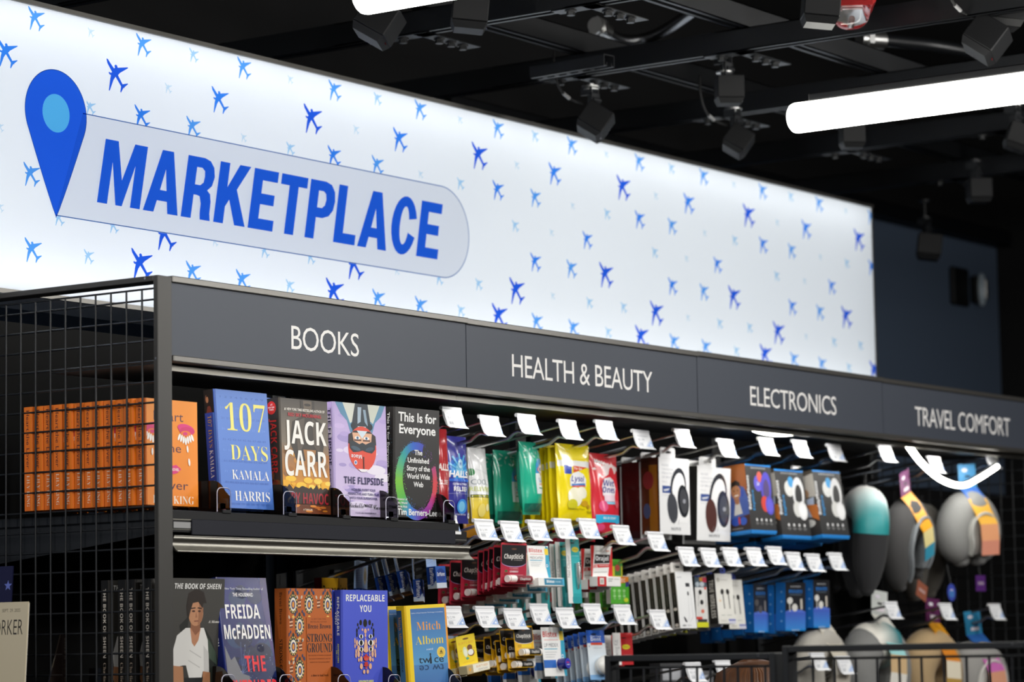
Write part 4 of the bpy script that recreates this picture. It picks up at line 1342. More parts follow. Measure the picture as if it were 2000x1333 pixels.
def hook(key, X, zt, slope, label, price, Yt=.1, mt='chrome', group='peg hooks with price tags'):
    L = .498 - Yt
    M = Matrix.Translation((X, .498, zt - .008 - slope * L))
    key = (key, price)
    if key in _hk: return dup(_hk[key], M, label, group)
    t_ = thing('peg_hook', label, 'hook', M, group)
    e = slope * L
    m = MB(); m.tube([(0, 0, 0), (0, -L * .5, e * .5), (0, -L + .012, e - .002), (0, -L + .004, e + .002)], .0033, n=7); m.build('tag_wire', mt, t_)
    m = MB(); m.tube([(0, 0, -.032), (0, -L + .085, e * (L - .085) / L - .032), (0, -L + .05, e * (L - .05) / L - .0325), (0, -L + .032, e * (L - .03) / L - .024), (0, -L + .022, e * (L - .02) / L - .0225), (0, -L + .002, e - .0305)], .0042, n=8); m.build('prong', mt, t_)
    m = MB(); m.box((-.012, -.004, -.05), (.012, .006, .015), ch=.0015); m.build('back_plate', 'black_metal', t_)
    m = MB(); w = .069; h = .046
    pr = []
    for i in range(7):
        q = i / 6; pr.append((-L - .017 * q + .004 * math.sin(q * 3.1), e + .008 - h * q))
    pr[-1] = (pr[-1][0] - .0035, pr[-1][1] + .002)
    vs = [(x, y, z) for x in (-w / 2, w / 2) for y, z in pr] + [(x, y + .0012, z) for x in (-w / 2, w / 2) for y, z in pr]
    n = 7
    m.add(vs, [(i, n + i, n + i + 1, i + 1)[::-1] for i in range(n - 1)] + [(2 * n + i + 1, 3 * n + i + 1, 3 * n + i, 2 * n + i)[::-1] for i in range(n - 1)], 'f1f2f4', True)
    m.tube([(-w / 2, -L + .003, e + .006), (w / 2, -L + .003, e + .006)], .0042, 'e4e5e8', n=10)
    a, b = V((0, pr[1][0], pr[1][1])), V((0, pr[5][0], pr[5][1]))
    d = (a - b)
    F = Face(m, V((-w / 2 + .002, b.y, b.z)) + V((0, -.0012, -.0002)), (1, 0, 0), d.normalized(), w - .004, d.length * .98)
    tag_art(F, price, sum(map(ord, price)))
    m.build('price_tag', 'print', t_)
    _hk[key] = t_
    return t_


TOP = [((863, 795), 'above the red lozenge bag, right next to the black rainbow book', '$4.49'), ((937, 812), 'holding the dark blue lozenge bag', '$4.49'), ((1010, 809), 'holding the white and yellow drops bag', '$4.49'), ((1091, 820), 'holding the green wipes', '$4.99'),
       ((1163, 821), 'holding the yellow wipes', '$5.99'), ((1236, 840), 'holding the red wet wipes', '$5.99'), ((1316, 838), 'holding the first white headphone box', '$5.99'), ((1402, 858), 'holding the second white headphone box', '$5.99')]
for (u, v), lb, pr in TOP:
    P = at(u, v, Y=.1); hook('r1', P.x + .0345, P.z, .17, 'chrome peg hook ' + lb, pr)
for (u, v), lb in (((1482, 855), 'holding the purple and red headphone box'), ((1548, 860), 'holding the middle grey box with white headphones'), ((1616, 868), 'holding the rightmost grey box with white headphones'), ((1716, 870), 'holding the black neck pillow with teal band')):
    P = at(u, v, Y=.1); hook('r1d', P.x + .0345, P.z, .17, 'peg hook ' + lb, '$5.99', mt='dark_chrome')
for i, ((u, v), lb, pr) in enumerate((((926, 1015), 'over the cherry lip balms, beside the shelf end', '$12.99'), ((977, 1019), 'holding the cherry lip balms', '$4.99'), ((1030, 1017), 'holding the white lip balm cards', '$4.99'), ((1081, 1014), 'holding the rear nail clippers', '$4.99'),
        ((1130, 1014), 'holding the front teal nail clipper', '$5.99'), ((1196, 1027), 'holding the toothache gel cards', '$5.99'), ((1264, 1040), 'holding the green and orange packet', '$5.99'))):
    P = at(u, v, Y=.1); hook('r2', P.x + .0345, P.z, .25, 'second row peg hook ' + lb, pr)
P = at(856, 1030, Y=.1)
hook('r2', .97, at(926, 1015, Y=.1).z + .005, .25, 'second row peg hook behind the shelf end, holding the blue ear plug boxes', '$12.99')
for i, (u, v) in enumerate(((1324, 1070), (1368, 1072), (1411, 1071), (1457, 1071), (1498, 1069), (1535, 1080), (1574, 1083), (1618, 1081))):
    P = at(u, v, Y=.1); hook('r2e', P.x + .0345, P.z, .19, 'peg hook in the second electronics row, %s from the left' % ORD[i], '$5.99', mt='dark_chrome' if i > 4 else 'chrome')
for i, ((u, v), lb, pr) in enumerate((((862, 1186), 'right beside the yellow bordered novel', '$12.99'), ((928, 1186), 'holding the yellow balm card with a coconut', '$12.99'), ((983, 1190), 'over the black and yellow lip balms', '$4.99'), ((1034, 1181), 'holding the nearest black and yellow lip balm', '$5.99'),
        ((1085, 1189), 'holding the card with the round blue balm', '$5.99'), ((1139, 1181), 'left of the white floss packs', '$5.99'), ((1198, 1183), 'holding the white floss packs', '$5.99'), ((1268, 1193), 'holding the red sewing kits', '$5.99'))):
    P = at(u, v, Y=.1); hook('r3', P.x + .0345, P.z, .21, 'third row peg hook ' + lb, pr)
for i, ((u, v), lb) in enumerate((((1728, 1177), 'left'), ((1835, 1180), 'middle'), ((1932, 1181), 'right'))):
    P = at(u, v, Y=.1); hook('r3t', P.x + .0345, P.z, .16, '%s peg hook of the lower travel pillow row' % lb, '$5.99', mt='dark_chrome')
for i, ((u, v), lb) in enumerate((((1338, 1296), 'left one of two seen through the mesh under the earphones'), ((1396, 1290), 'right one of two seen through the mesh under the earphones'), ((1583, 1276), 'left one of two behind the corner mesh panel'), ((1634, 1284), 'right one of two behind the corner mesh panel'))):
    P = at(u, v, Y=.1); hook('r4', P.x + .0345, P.z, .16, 'bottom row peg hook, ' + lb, '$5.99')
for i, ((u, v), lb) in enumerate((((1800, 893), 'left'), ((1912, 885), 'right'))):
    P = at(u, v, Y=.12); hook('r1t', P.x + .0345, P.z, .13, '%s peg hook behind the drooping light strip' % lb, '$5.99', mt='dark_chrome')


# ================================================================ hanging goods
_gd = {}


def goods(key, label, M, cat, name, build, group=None):
    if key in _gd: return dup(_gd[key], M, label, group)
    t_ = thing(name, label, cat, M, group)
    build(t_)
    _gd[key] = t_
    return t_


def jit(M, i, amt=1.):
    rr = random.Random(i * 7 + 3)
    return M @ rot('Z', rr.uniform(-4, 4) * amt) @ rot('Y', rr.uniform(-1.2, 1.2) * amt)


def row_of(key, front_label, back_label, M, dys, slope, cat, name, build, group, dx=0., tw=1.):
    goods(key, front_label, M, cat, name, build, group)
    for i, d in enumerate(dys):
        T = Matrix.Translation((dx * d, d, -slope * d))
        goods(key, back_label % (ORD[i + 1] if i + 1 < len(ORD) else 'last'), jit(T @ M, i + 1, tw), cat, name, build, group)


def bulge(D, p=.7):
    return lambda a, b: D * max(0., 1 - (2 * a - 1) ** 2) ** p * max(0., 1 - abs(2 * b - 1) ** 5)


def pouch(w, h, D, art, back, mt='foil', seal=.07, crimp=True):
    def f(t_):
        m = MB()
        bf = bulge(D)
        wob = lambda a, b: .0009 * math.sin(a * 17 + b * 9) * (1 - abs(2 * b - 1)) + .0005 * math.sin(b * 14 - a * 5)
        fn = lambda a, b: bf(a, b) + wob(a, b)
        F = Face(m, (0, 0, 0), (1, 0, 0), (0, 0, 1), w, h, bulge=fn, lift=5e-5)
        m.grid(lambda a, b: F.P(a, b), 14, 18, back)
        m.grid(lambda a, b: F.o + F.u * (a * w) + F.v * (b * h) - F.n * (bf(a, b) + .0004), 10, 12, back, flip=True)
        art(F)
        m.build('pouch', mt, t_)
        for z0, z1 in ((h * (1 - seal), h), (0, h * seal * .6)):
            m = MB()
            for k in range(6):
                zz = z0 + (z1 - z0) * (k + .5) / 6
                m.box((.0015, -.0011, zz - .0006), (w - .0015, .0011, zz + .0006), back)
            m.build('crimped_seal', mt, t_)
    return f


def art_halls(F):
    F.r(0, 0, 1, 1, '2e2f8c', '4a4ab0'); F.e(.5, .62, .42, .14, '2f6fd0'); F.e(.5, .60, .34, .11, '3f9ae0'); F.e(.5, .62, .16, .08, '9fdcf6')
    for a in range(0, 180, 30): F.p([(.5, .6), (.5 + .5 * math.cos(math.radians(a)), .6 + .2 * math.sin(math.radians(a))), (.5 + .5 * math.cos(math.radians(a + 9)), .6 + .2 * math.sin(math.radians(a + 9)))], '6fc4f0')
    F.e(.5, .68, .10, .055, 'bfe8fa'); F.t('H', .5, .655, .045, '2a49b0', k='b'); F.t('HALLS.', .5, .525, .075, 'ffffff', w=.86, k='H', shear=.15); F.r(.08, .475, .92, .505, '3b6fd8')
    F.t('COUGH & THROAT', .5, .435, .022, 'e6e6f4', w=.62, k='h'); F.t('RELIEF', .5, .365, .05, 'ffffff', w=.56, k='b'); F.ln([(.08, .335), (.92, .335)], .012, '8f90c8'); F.e(.55, .19, .24, .085, '3f8fe0'); F.e(.52, .19, .15, .06, '7fc8ee'); F.t('COOLING MENTHOL', .5, .09, .018, 'cfd0ea', w=.5, k='h'); F.e(.92, .09, .07, .035, 'f0f0f8'); F.t('30', .92, .08, .02, '5a5a9a', k='b')


def art_hallsred(F):
    F.r(0, 0, 1, 1, 'a52a2e', 'c23238'); F.t('HALLS.', .5, .525, .075, 'f6e6e2', w=.86, k='H', shear=.15); F.t('RELIEF', .5, .365, .05, 'f6e2e0', w=.56, k='b')


def art_cool(F):
    F.r(0, 0, 1, 1, 'eef1f0', 'fbfbfb'); F.r(0, 0, 1, .33, 'f2ce28', 'f4dc58'); F.e(.05, .66, .12, .05, '2f8a4a'); F.t('COOL', .42, .49, .075, '7a8a94', w=.78, k='l'); F.t('RELIEVERS', .45, .40, .062, 'c9d42c', w=.92, k='n'); F.ln([(.2, .7), (.95, .62)], .012, 'cfd4d6'); F.ln([(.3, .82), (.9, .60)], .01, 'd6dadc')
    F.r(.0, .315, .86, .355, '4a4f22'); F.t('HONEY + FAST MELT', .42, .325, .02, 'e6e032', w=.78, k='h'); F.t('30 COUGH DROPS', .36, .28, .018, 'f3ea8a', w=.6, k='h'); F.e(.4, .14, .2, .09, 'f7e27a'); F.e(.7, .18, .1, .05, 'fdf2b0')


def art_clorox(F):
    F.r(0, 0, 1, 1, '22a886', '2fc09c')
    for k in range(16): F.k = 4 + k % 3; F.e(.1 + (k * .37) % .8, .78 + (k * .13) % .16, .05, .012, 'bfe8da' if k % 3 else '8ad2bc', rot=k * 30)
    F.p([(.38, .28), (.97, .28), (.97, .62), (.9, .74), (.45, .74), (.38, .66)], 'e9f3f2'); F.p([(.38, .56), (.97, .56), (.97, .66), (.88, .76), (.46, .76), (.38, .68)], '4aa0d8')
    F.p([(.44, .60), (.68, .52), (.93, .60), (.93, .63), (.68, .70), (.44, .63)], 'd8342c'); F.p([(.47, .60), (.68, .54), (.90, .60), (.90, .63), (.68, .69), (.47, .63)], 'f6f6f6'); F.p([(.50, .595), (.87, .595), (.87, .635), (.50, .635)], '2a5fb4'); F.t('CLOROX', .685, .602, .028, 'ffffff', w=.34, k='b')
    F.t('Disinfecting', .68, .475, .022, '6a7f96', w=.4, k='n'); F.t('Wipes', .68, .435, .03, '2f7fc0', w=.34, k='b'); F.t('Kills 99.9%', .68, .40, .02, 'd8603c', w=.36, k='h'); F.ln([(.48, .36), (.90, .345)], .02, '2f9a6a'); F.r(.02, .04, .98, .15, '146a58')


def art_lysol(F):
    F.r(0, 0, 1, 1, 'f4dc12', 'fbe620'); F.r(.02, .70, 1, .78, 'f6f6f2'); F.p([(.16, .60), (.36, .60), (.36, .70), (.16, .72)], '2a49b8'); F.p([(.40, .62), (.86, .70), (.40, .71)], 'e2502c'); F.t('To Go', .54, .66, .035, 'fff4e6', w=.26, k='b')
    F.p([(.30, .44), (.78, .44), (.80, .54), (.72, .61), (.54, .64), (.38, .61), (.30, .54)], 'f4f4f6'); F.t('Lysol', .54, .505, .075, '3a3f9a', w=.40, k='b', shear=.2); F.p([(.34, .47), (.76, .49), (.76, .46), (.34, .44)], '3f7fc8'); F.p([(.36, .445), (.76, .462), (.76, .445), (.36, .42)], 'd84a3a')
    F.e(.42, .30, .20, .13, 'f8f4d8'); F.e(.62, .36, .16, .08, 'faf6e0'); F.e(.34, .20, .14, .07, 'd8cf2c'); F.e(.70, .22, .12, .04, 'd8a82a'); F.e(.84, .18, .06, .03, 'c89a2a'); F.t('Disinfecting Wipes', .45, .13, .026, '8a7a1c', w=.5, k='n'); F.t('15 ct', .86, .09, .035, '4a3a1c', w=.16, k='b')


def art_wet(F):
    F.r(0, 0, 1, 1, 'd8233c', 'e23a40')
    for k in range(22): F.k = 4; F.e(.1 + (k * .37) % .85, .80 + (k * .057) % .10, .05, .014, 'fdf0ee', rot=k * 40)
    F.p([(.32, .84), (.62, .86), (.50, .73), (.38, .70)], 'fbe9e8'); F.p([(.66, .84), (.9, .8), (.76, .74)], 'fbe0de'); F.p([(.30, .46), (.74, .46), (.80, .56), (.72, .66), (.56, .70), (.36, .68), (.28, .58)], 'f6eef2')
    F.t('Wet', .53, .585, .075, '2f3a94', w=.42, k='b', shear=.12); F.t('Ones', .52, .50, .075, '2f3a94', w=.46, k='b', shear=.12); F.p([(.34, .39), (.72, .39), (.72, .47), (.34, .47)], 'f3d8e4'); F.r(.28, .355, .76, .385, '8fd0ea'); F.e(.3, .33, .14, .07, 'e8588a'); F.e(.8, .36, .10, .05, 'e85a6a')
    F.p([(.06, .22), (.94, .22), (.92, .12), (.80, .11), (.70, .125), (.30, .125), (.16, .11), (.06, .12)], '38b4e2'); F.t('BIG 20 COUNT', .5, .165, .028, 'f2fafd', w=.46, k='h'); F.e(.22, .06, .14, .045, 'e84a80'); F.e(.84, .05, .12, .035, 'f0909a'); F.t('20', .62, .05, .04, 'f7c9cc', k='b')


def gp(TL, TR, BL, Y): return bm3(TL, TR, BL, Y)


M, w, h, ln_ = gp((832, 836), (871, 841), (838, 1010), .175)
goods('hallsred', 'red lozenge bag peeking out right of the black rainbow book', M, 'bag', 'lozenge_bag', pouch(w, h, .014, art_hallsred, 'b02c32'), 'lozenge bags on the top hooks')
M, w, h, ln_ = gp((865, 862), (909, 871), (869.5, 1022), .19)
row_of('halls', 'dark blue lozenge bag reading RELIEF', 'dark blue lozenge bag behind the one reading RELIEF, %s on its hook', M, (.03,), .17, 'bag', 'lozenge_bag', pouch(w, h + .012, .012, art_halls, '3a3a9c'), 'lozenge bags on the top hooks')
M, w, h, ln_ = gp((911, 874), (946, 877), (921, 1018), .2325)
row_of('cool', 'white and yellow drops bag reading COOL', 'white and yellow drops bag behind the one reading COOL, %s on its hook', M, (.025,), .17, 'bag', 'drops_bag', pouch(w, h, .012, art_cool, 'eceeea'), 'drops bags on the top hooks')
M, w, h, ln_ = gp((962, 879), (1014, 884), (967, 1021), .27)
GC = 'green wipes packs'
goods('clorox', 'green wipes pack facing forward with blue and red logo', M, 'wipes', 'wipes_pack', pouch(w, h, .022, art_clorox, '26b08e'), GC)
goods('clorox', 'green wipes pack half hidden at the left of the forward facing one', Matrix.Translation((-.004, .034, -.006)) @ M, 'wipes', 'wipes_pack', None, GC)
P = at(1018, 862, Y=.185); B = at(1020, 1006, Y=.185)
goods('clorox', 'green wipes pack turned sideways at the front of its hook', Matrix.Translation((P.x, .185, B.z)) @ rot('Z', 13) @ rot('X', -2) @ rot('Y', -2), 'wipes', 'wipes_pack', None, GC)
M, w, h, ln_ = gp((1083, 866), (1148, 873), (1090, 1015), .19)
row_of('lysol', 'yellow wipes pack with blue script logo, front of its hook', 'yellow wipes pack seen edge on, %s on its hook', M, (.020, .032, .044, .075, .10, .125), .17, 'wipes', 'wipes_pack', pouch(w, h, .010, art_lysol, 'f6de14'), 'yellow wipes packs', tw=1.5)
M, w, h, ln_ = gp((1149, 885), (1202, 893), (1157, 1040), .2055)
row_of('wet', 'red wet wipes pack with blue lettering, front of its hook', 'red wet wipes pack hidden behind the front one, %s on its hook', M, (.035, .07, .11, .15), .22, 'wipes', 'wipes_pack', pouch(w, h, .012, art_wet, 'd8283c'), 'red wet wipes packs')
# amber and red bags that show under the top rows
P = at(905, 1050, Y=.33)
goods('amber', 'amber lozenge bag low behind the end of the book shelf', Matrix.Translation((P.x, .33, P.z)), 'bag', 'lozenge_bag', pouch(.10, .11, .014, lambda F: (F.r(0, 0, 1, 1, 'd8901c', 'eab02a'), F.e(.5, .5, .3, .2, 'b8641c'), F.e(.4, .3, .2, .1, 'f2d04a')), 'dc9a20'))


# ---------------------------------------------------------------- boxes
def box_body(w, h, d, front, side, top='e8e8e8', back='d0d0d0', mt='print', ch=.0008):
    def f(t_):
        m = MB(); m.box((0, 0, 0), (w, d, h), back, ch=ch)
        m.add([(0, -.00003, h + .00003), (w, 0, h + .00003), (w, d, h + .00003), (0, d, h + .00003)], [(0, 1, 2, 3)], top)
        front(Face(m, (0, -.0001, 0), (1, 0, 0), (0, 0, 1), w, h)); side(Face(m, (-.0001, d, 0), (0, -1, 0), (0, 0, 1), d, h))
        m.build('box', mt, t_)
    return f


def hang_tab(t_, w, h, d, tw, th, col, y=0., x0=None, mt='print', name='hang_tab'):
    m = MB(); x0 = (w - tw) / 2 if x0 is None else x0
    out = [(x0, h - .001), (x0 + tw, h - .001), (x0 + tw, h + th * .8), (x0 + tw * .92, h + th), (x0 + tw * .08, h + th), (x0, h + th * .8)]
    hole = [(x0 + tw * .5 + tw * .26 * math.cos(a / 12 * 2 * math.pi), h + th * .55 + th * .13 * math.sin(a / 12 * 2 * math.pi)) for a in range(12)]
    al = out + hole
    tri = tessellate_polygon([[V((a, b, 0)) for a, b in out], [V((a, b, 0)) for a, b in hole]])
    tri = [t if sum(al[t[i]][0] * al[t[(i + 1) % 3]][1] - al[t[(i + 1) % 3]][0] * al[t[i]][1] for i in range(3)) > 0 else t[::-1] for t in tri]
    m.add([(a, y, b) for a, b in al], tri, col); m.add([(a, y + .0008, b) for a, b in al], [t[::-1] for t in tri], col)
    n = len(out); m.add([(a, y, b) for a, b in out] + [(a, y + .0008, b) for a, b in out], [(i, i + n, (i + 1) % n + n, (i + 1) % n) for i in range(n)], col)
    return m.build(name, mt, t_)


def headphone_art(F, cx, cy, s, band, cup, cup2, inner=None):
    a = F.w / F.h
    F.e(cx, cy + .10 * s / .5 * a * 0 + .14 * s, .26 * s, .30 * s * a * 1.25, band, n=26, rot=-14); F.e(cx + .01, cy + .12 * s, .21 * s, .25 * s * a * 1.25, inner or 'fbfbfb', n=26, rot=-14)
    F.p([(cx - .3 * s, cy + .0), (cx + .34 * s, cy + .02), (cx + .30 * s, cy - .3), (cx - .3 * s, cy - .3)], inner or 'fbfbfb')
    F.ln([(cx - .22 * s, cy + .10 * s), (cx - .20 * s, cy - .04)], .05 * s, band); F.ln([(cx + .25 * s, cy + .14 * s), (cx + .22 * s, cy + .02)], .05 * s, band)
    F.e(cx - .20 * s, cy - .10 * s * 1.2, .17 * s, .22 * s * a * 1.2, cup, rot=10); F.e(cx + .16 * s, cy - .02 * s, .19 * s, .24 * s * a * 1.2, cup2, rot=8); F.e(cx + .18 * s, cy - .02 * s, .13 * s, .18 * s * a * 1.2, mixc(cup2, '8a8a8e', .18), rot=8); F.e(cx + .19 * s, cy - .02 * s, .05 * s, .03 * s, '9a9ca2')


def art_sony(cup, cup2):
    def f(F):
        F.r(0, 0, 1, 1, 'f4f4f4', 'fbfbfb')
        for i, s in enumerate(('NOISE', 'CANCELING', 'RÉDUCTEUR', 'DE BRUIT')): F.t(s, .10, .885 - i * .052, .03, 'a9adb4', w=(.22, .38, .40, .34)[i], al='l', k='l')
        F.t('MDR-ZX', .10, .67, .022, 'b9bcc2', w=.16, al='l', k='l'); F.r(.10, .535, .36, .63, '4a5f9a'); F.p([(.13, .58), (.34, .60), (.30, .57), (.16, .555)], 'd8dce4'); F.t('For air travel', .10, .50, .014, 'b0b3b8', w=.22, al='l')
        headphone_art(F, .62, .46, 1.0, '3a3c42', cup, cup2); F.ln([(.50, .20), (.45, .13)], .008, '8a8a8a'); F.ln([(.62, .20), (.60, .13)], .008, '8a8a8a')
        F.t('SONY', .52, .052, .042, '8a8d92', w=.34, k='s')
    return f


def side_dark(c0, c1, c2=None):
    def f(F):
        F.r(0, 0, 1, 1, c0, c1)
        if c2: F.r(.45, .02, .9, .9, c2); F.e(.3, .3, .2, .1, '3a4a6a'); F.e(.4, .7, .3, .12, '7a2a2a')
    return f


def hp_box(w, h, d, front, side):
    def f(t_):
        box_body(w, h, d, front, side, top='d8d6d0', mt='print_gloss')(t_); hang_tab(t_, w, h, d, w * .5, .024, 'f6f6f6', x0=w * .05)
    return f


GS = 'white boxes of wired headphones'
M, w, h, ln_ = gp((1286, 893), (1345, 900), (1289.5, 1043), .154)
goods('sony1', 'white headphone box with black headphones, nearer of the two', M, 'box', 'headphone_box', hp_box(w, h, .05, art_sony('4a4c52', '2f3136'), side_dark('4a2a14', '3a1c10', '8a5a1a')), GS)
for i, d in enumerate((.054, .108)):
    goods('sony1b', 'headphone box showing its dark red side, %s behind the nearer white one' % ORD[i], Matrix.Translation((0, d, -.17 * d)) @ M, 'box', 'headphone_box', hp_box(w, h, .05, art_sony('4a4c52', '2f3136'), side_dark('2c0e0e', '4a1414')), GS)
M, w, h, ln_ = gp((1362, 911), (1427, 920), (1361, 1056), .16)
row_of('sony2', 'white headphone box with brown and black headphones', 'headphone box behind the one with brown headphones, %s on its hook', M, (.04,), .17, 'box', 'headphone_box', hp_box(w, h, .034, art_sony('5a3a36', '33353b'), side_dark('0e0d0c', '161412')), GS)


def art_buddy(b, c1, c2):
    def f(F):
        F.r(0, 0, 1, 1, '2f2f30', '3c3b3a'); F.r(0, 0, 1, .028, '1c86d8'); F.r(0, .975, 1, 1, '1c86d8'); F.t('BLUETOOTH HEADPHONES', .5, .935, .022, 'c9c9c9', w=.56, k='h')
        F.t('BuddyPhones', .10, .33, .10, 'f2f2f2', w=.50, rot=90, k='b'); F.t('Explore', .24, .32, .085, '2a9ae0', w=.30, rot=90, k='b')
        F.e(.44, .72, .16, .12, c2); F.e(.52, .82, .10, .08, 'e86a5a' if b != 'ececec' else '4aa8e4'); F.t('24', .44, .69, .05, 'f4f4f4', k='b')
        F.e(.74, .66, .20, .24, b, n=24, rot=-8); F.e(.74, .62, .12, .17, '343434' if b == 'ececec' else '5a4a7a', n=24, rot=-8); F.e(.64, .42, .14, .12, c1, rot=10); F.e(.82, .40, .16, .14, b, rot=5); F.e(.82, .40, .11, .10, c2 if b != 'ececec' else 'f8f8f8', rot=5)
        for i in range(4): F.e(.26 + i * .18, .18, .035, .024, 'd8d8d8'); F.ln([(.20 + i * .18, .13), (.32 + i * .18, .13)], .012, '9a9a9a'); F.ln([(.22 + i * .18, .11), (.30 + i * .18, .11)], .012, '7a7a7a')
    return f


def side_boy(F):
    F.r(0, 0, 1, 1, '1c1c20', '8a4a1e'); F.r(0, .62, 1, 1, '9a5526', 'a8622e'); F.p([(0, .2), (1, .26), (1, .5), (.86, .66), (.5, .72), (.14, .62), (0, .5)], '4a62a8'); F.p([(.3, .26), (.7, .28), (.6, .46), (.4, .44)], 'd8d4cc')
    F.p([(.36, .50), (.62, .50), (.58, .42), (.42, .42)], 'a8714e'); F.e(.48, .60, .22, .105, 'b98058', n=24); F.p([(.24, .62), (.30, .74), (.5, .78), (.68, .74), (.74, .60), (.68, .68), (.5, .70), (.34, .68)], '241a14'); F.ln([(.40, .545), (.58, .555)], .05, 'f2ece4'); F.e(.40, .62, .03, .010, '2a1a12'); F.e(.57, .625, .03, .010, '2a1a12'); F.e(.76, .58, .08, .06, '3a55b0')
    F.e(.35, .17, .2, .06, '2a4fb0'); F.e(.7, .17, .16, .06, '3a5fc0'); F.e(.52, .18, .05, .06, 'c8443a'); F.r(0, 0, 1, .028, '1c86d8'); F.t('kid safe headphones', .4, .06, .02, 'c9c9c9', w=.5, k='n')


def side_desk(F):
    F.r(0, 0, 1, 1, '2a2a2c', '5a5248'); F.p([(.2, .9), (1, .95), (1, .6), (.3, .62)], 'c9c4ba'); F.p([(.3, .56), (.9, .60), (.8, .30), (.4, .32)], 'b6c4dc'); F.p([(.5, .5), (1, .48), (1, .24), (.7, .3)], 'c8763a'); F.e(.5, .22, .3, .06, 'dcdcd8'); F.e(.5, .66, .2, .07, 'b08a68'); F.r(0, 0, 1, .028, '1c86d8')


def buddy(w, h, d, front, side):
    def f(t_):
        box_body(w, h, d, front, side, top='2a8ad8', back='2a2a2a')(t_); hang_tab(t_, w, h, d, w * .42, .03, 'e8e8ea', mt='clear_plastic')
        m = MB(); m.box((.001, .001, -.004), (w * .98, d * .98, 0), '1c86d8'); m.build('base_band', 'print', t_)
    return f


GB = 'grey boxes of kids headphones'
M, w, h, ln_ = gp((1454, 906), (1504, 908), (1467.5, 1039), .128)
goods('buddy1', 'headphone box with a smiling boy on its side and purple headphones', M, 'box', 'headphone_box', buddy(w, h, .062, art_buddy('5a52c8', 'd8483c', '6a62d8'), side_boy), GB)
goods('buddy1', 'headphone box hidden behind the one with the smiling boy', Matrix.Translation((0, .08, -.014)) @ M, 'box', 'headphone_box', None, GB)
M, w, h, ln_ = gp((1511, 916), (1567, 914), (1529, 1049), .1336)
row_of('buddy2', 'grey box with white headphones, left of the two', 'grey box behind the left one with white headphones, %s on its hook', M, (.08,), .17, 'box', 'headphone_box', buddy(w, h, .062, art_buddy('ececec', 'dcdcd8', 'e4e4e0'), side_desk), GB)
M, w, h, ln_ = gp((1586, 922), (1640, 921), (1606, 1048), .126)
for i, d in enumerate((0, .08)):
    goods('buddy2', 'grey box with white headphones, right of the two' if i == 0 else 'grey box behind the right one with white headphones', Matrix.Translation((0, d, -.17 * d)) @ M, 'box', 'headphone_box', None, GB)

# ---------------------------------------------------------------- blue ear plug boxes on cards
def art_ear(F):
    F.r(0, 0, 1, 1, '2456b4', '1c4aa0'); F.r(0, 0, 1, .2, 'dfe8f4'); F.p([(0, .1), (1, .35), (1, .2), (.5, .06), (0, .0)], 'c9dcf2')
    F.e(.5, .56, .40, .42, '1a3f9a'); F.t('EarPlanes', .34, .93, .42, 'f4f6fa', w=.74, rot=-90, k='b')


def art_earf(F):
    F.r(0, 0, 1, 1, '1d4ea8', '2a62bc'); F.r(0, 0, 1, .24, 'dbe5f2'); F.e(.5, .6, .42, .3, '163c90'); F.t('EarPlanes', .5, .55, .17, 'f4f6fa', w=.78, k='b', shear=.15)


def ear(t_):
    w, d, h = .060, .020, .046
    box_body(w, h, d, art_earf, art_ear, top='2a5ab0', back='b9c6dc')(t_)
    m = MB(); m.add([(0, 0, -.0001), (w, 0, -.0001), (w, d, -.0001), (0, d, -.0001)], [(3, 2, 1, 0)], 'a9743a'); F = Face(m, (0, d, -.0002), (1, 0, 0), (0, -1, 0), w, d)
    F.r(.1, .1, .5, .9, '6a4526'); F.r(.6, .2, .95, .9, 'c08a44'); m.build('printed_base', 'print', t_)
    m = MB(); m.box((0, d - .001, h), (w, d, h + .062), 'a9c2e6'); F = Face(m, (0, d - .0011, h), (1, 0, 0), (0, 0, 1), w, .062)
    F.r(0, 0, 1, 1, 'a3bfe6', 'bcd0ec')
    for i in range(9): F.k = 4; F.ln([(.06, .12 + i * .08), (.6, .18 + i * .085)], .012, '7f9fd0')
    F.e(.80, .5, .12, .30, 'cfc6ae'); F.e(.80, .5, .07, .18, 'a89a7c'); F.p([(.38, .82), (.62, .82), (.62, .90), (.38, .90)], '26303e'); m.build('hang_card', 'print', t_)


GE = 'blue boxed ear plugs behind the book shelf end'
for i, ((u, v), lb) in enumerate((((868, 1127), 'blue ear plug box at the front of its hook'), ((841, 1152), 'blue ear plug box tucked lower, second on its hook'), ((815, 1132), 'blue ear plug box third from the front'), ((793, 1138), 'blue ear plug box fourth from the front'), ((772, 1143), 'blue ear plug box fifth, the farthest left of the tilted ones'))):
    q = at(u, v, X=.985)
    M = Matrix.Translation((q.x - .01, q.y + .012, q.z - .024)) @ rot('Z', (16, 34, 30, 26, 24)[i]) @ rot('Y', (-2, 2, 6, 8, 9)[i]) @ rot('X', (-4, -2, -12, -14, -14)[i])
    goods('ear', lb, M, 'box', 'ear_plug_box', ear, GE)
for (u, v), lb in (((762, 1178), 'pale ear plug box low behind the yellow bordered novels'), ((722, 1146), 'pale blue ear plug card above the violet blue book')):
    q = at(u, v, X=1.0)
    goods('ear', lb, Matrix.Translation((q.x - .03, q.y, q.z - .05)) @ rot('Z', 10) @ rot('Y', 5), 'box', 'ear_plug_box', ear, GE)


def art_dram(F):
    F.r(0, 0, 1, 1, 'c8262c', 'd8323a'); F.r(0, .55, 1, 1, 'f0b41c'); F.t('Dramamine', .5, .62, .22, '1c1a18', w=.9, k='b'); F.t('motion sickness', .5, .34, .12, 'f6ece6', w=.86, k='b')


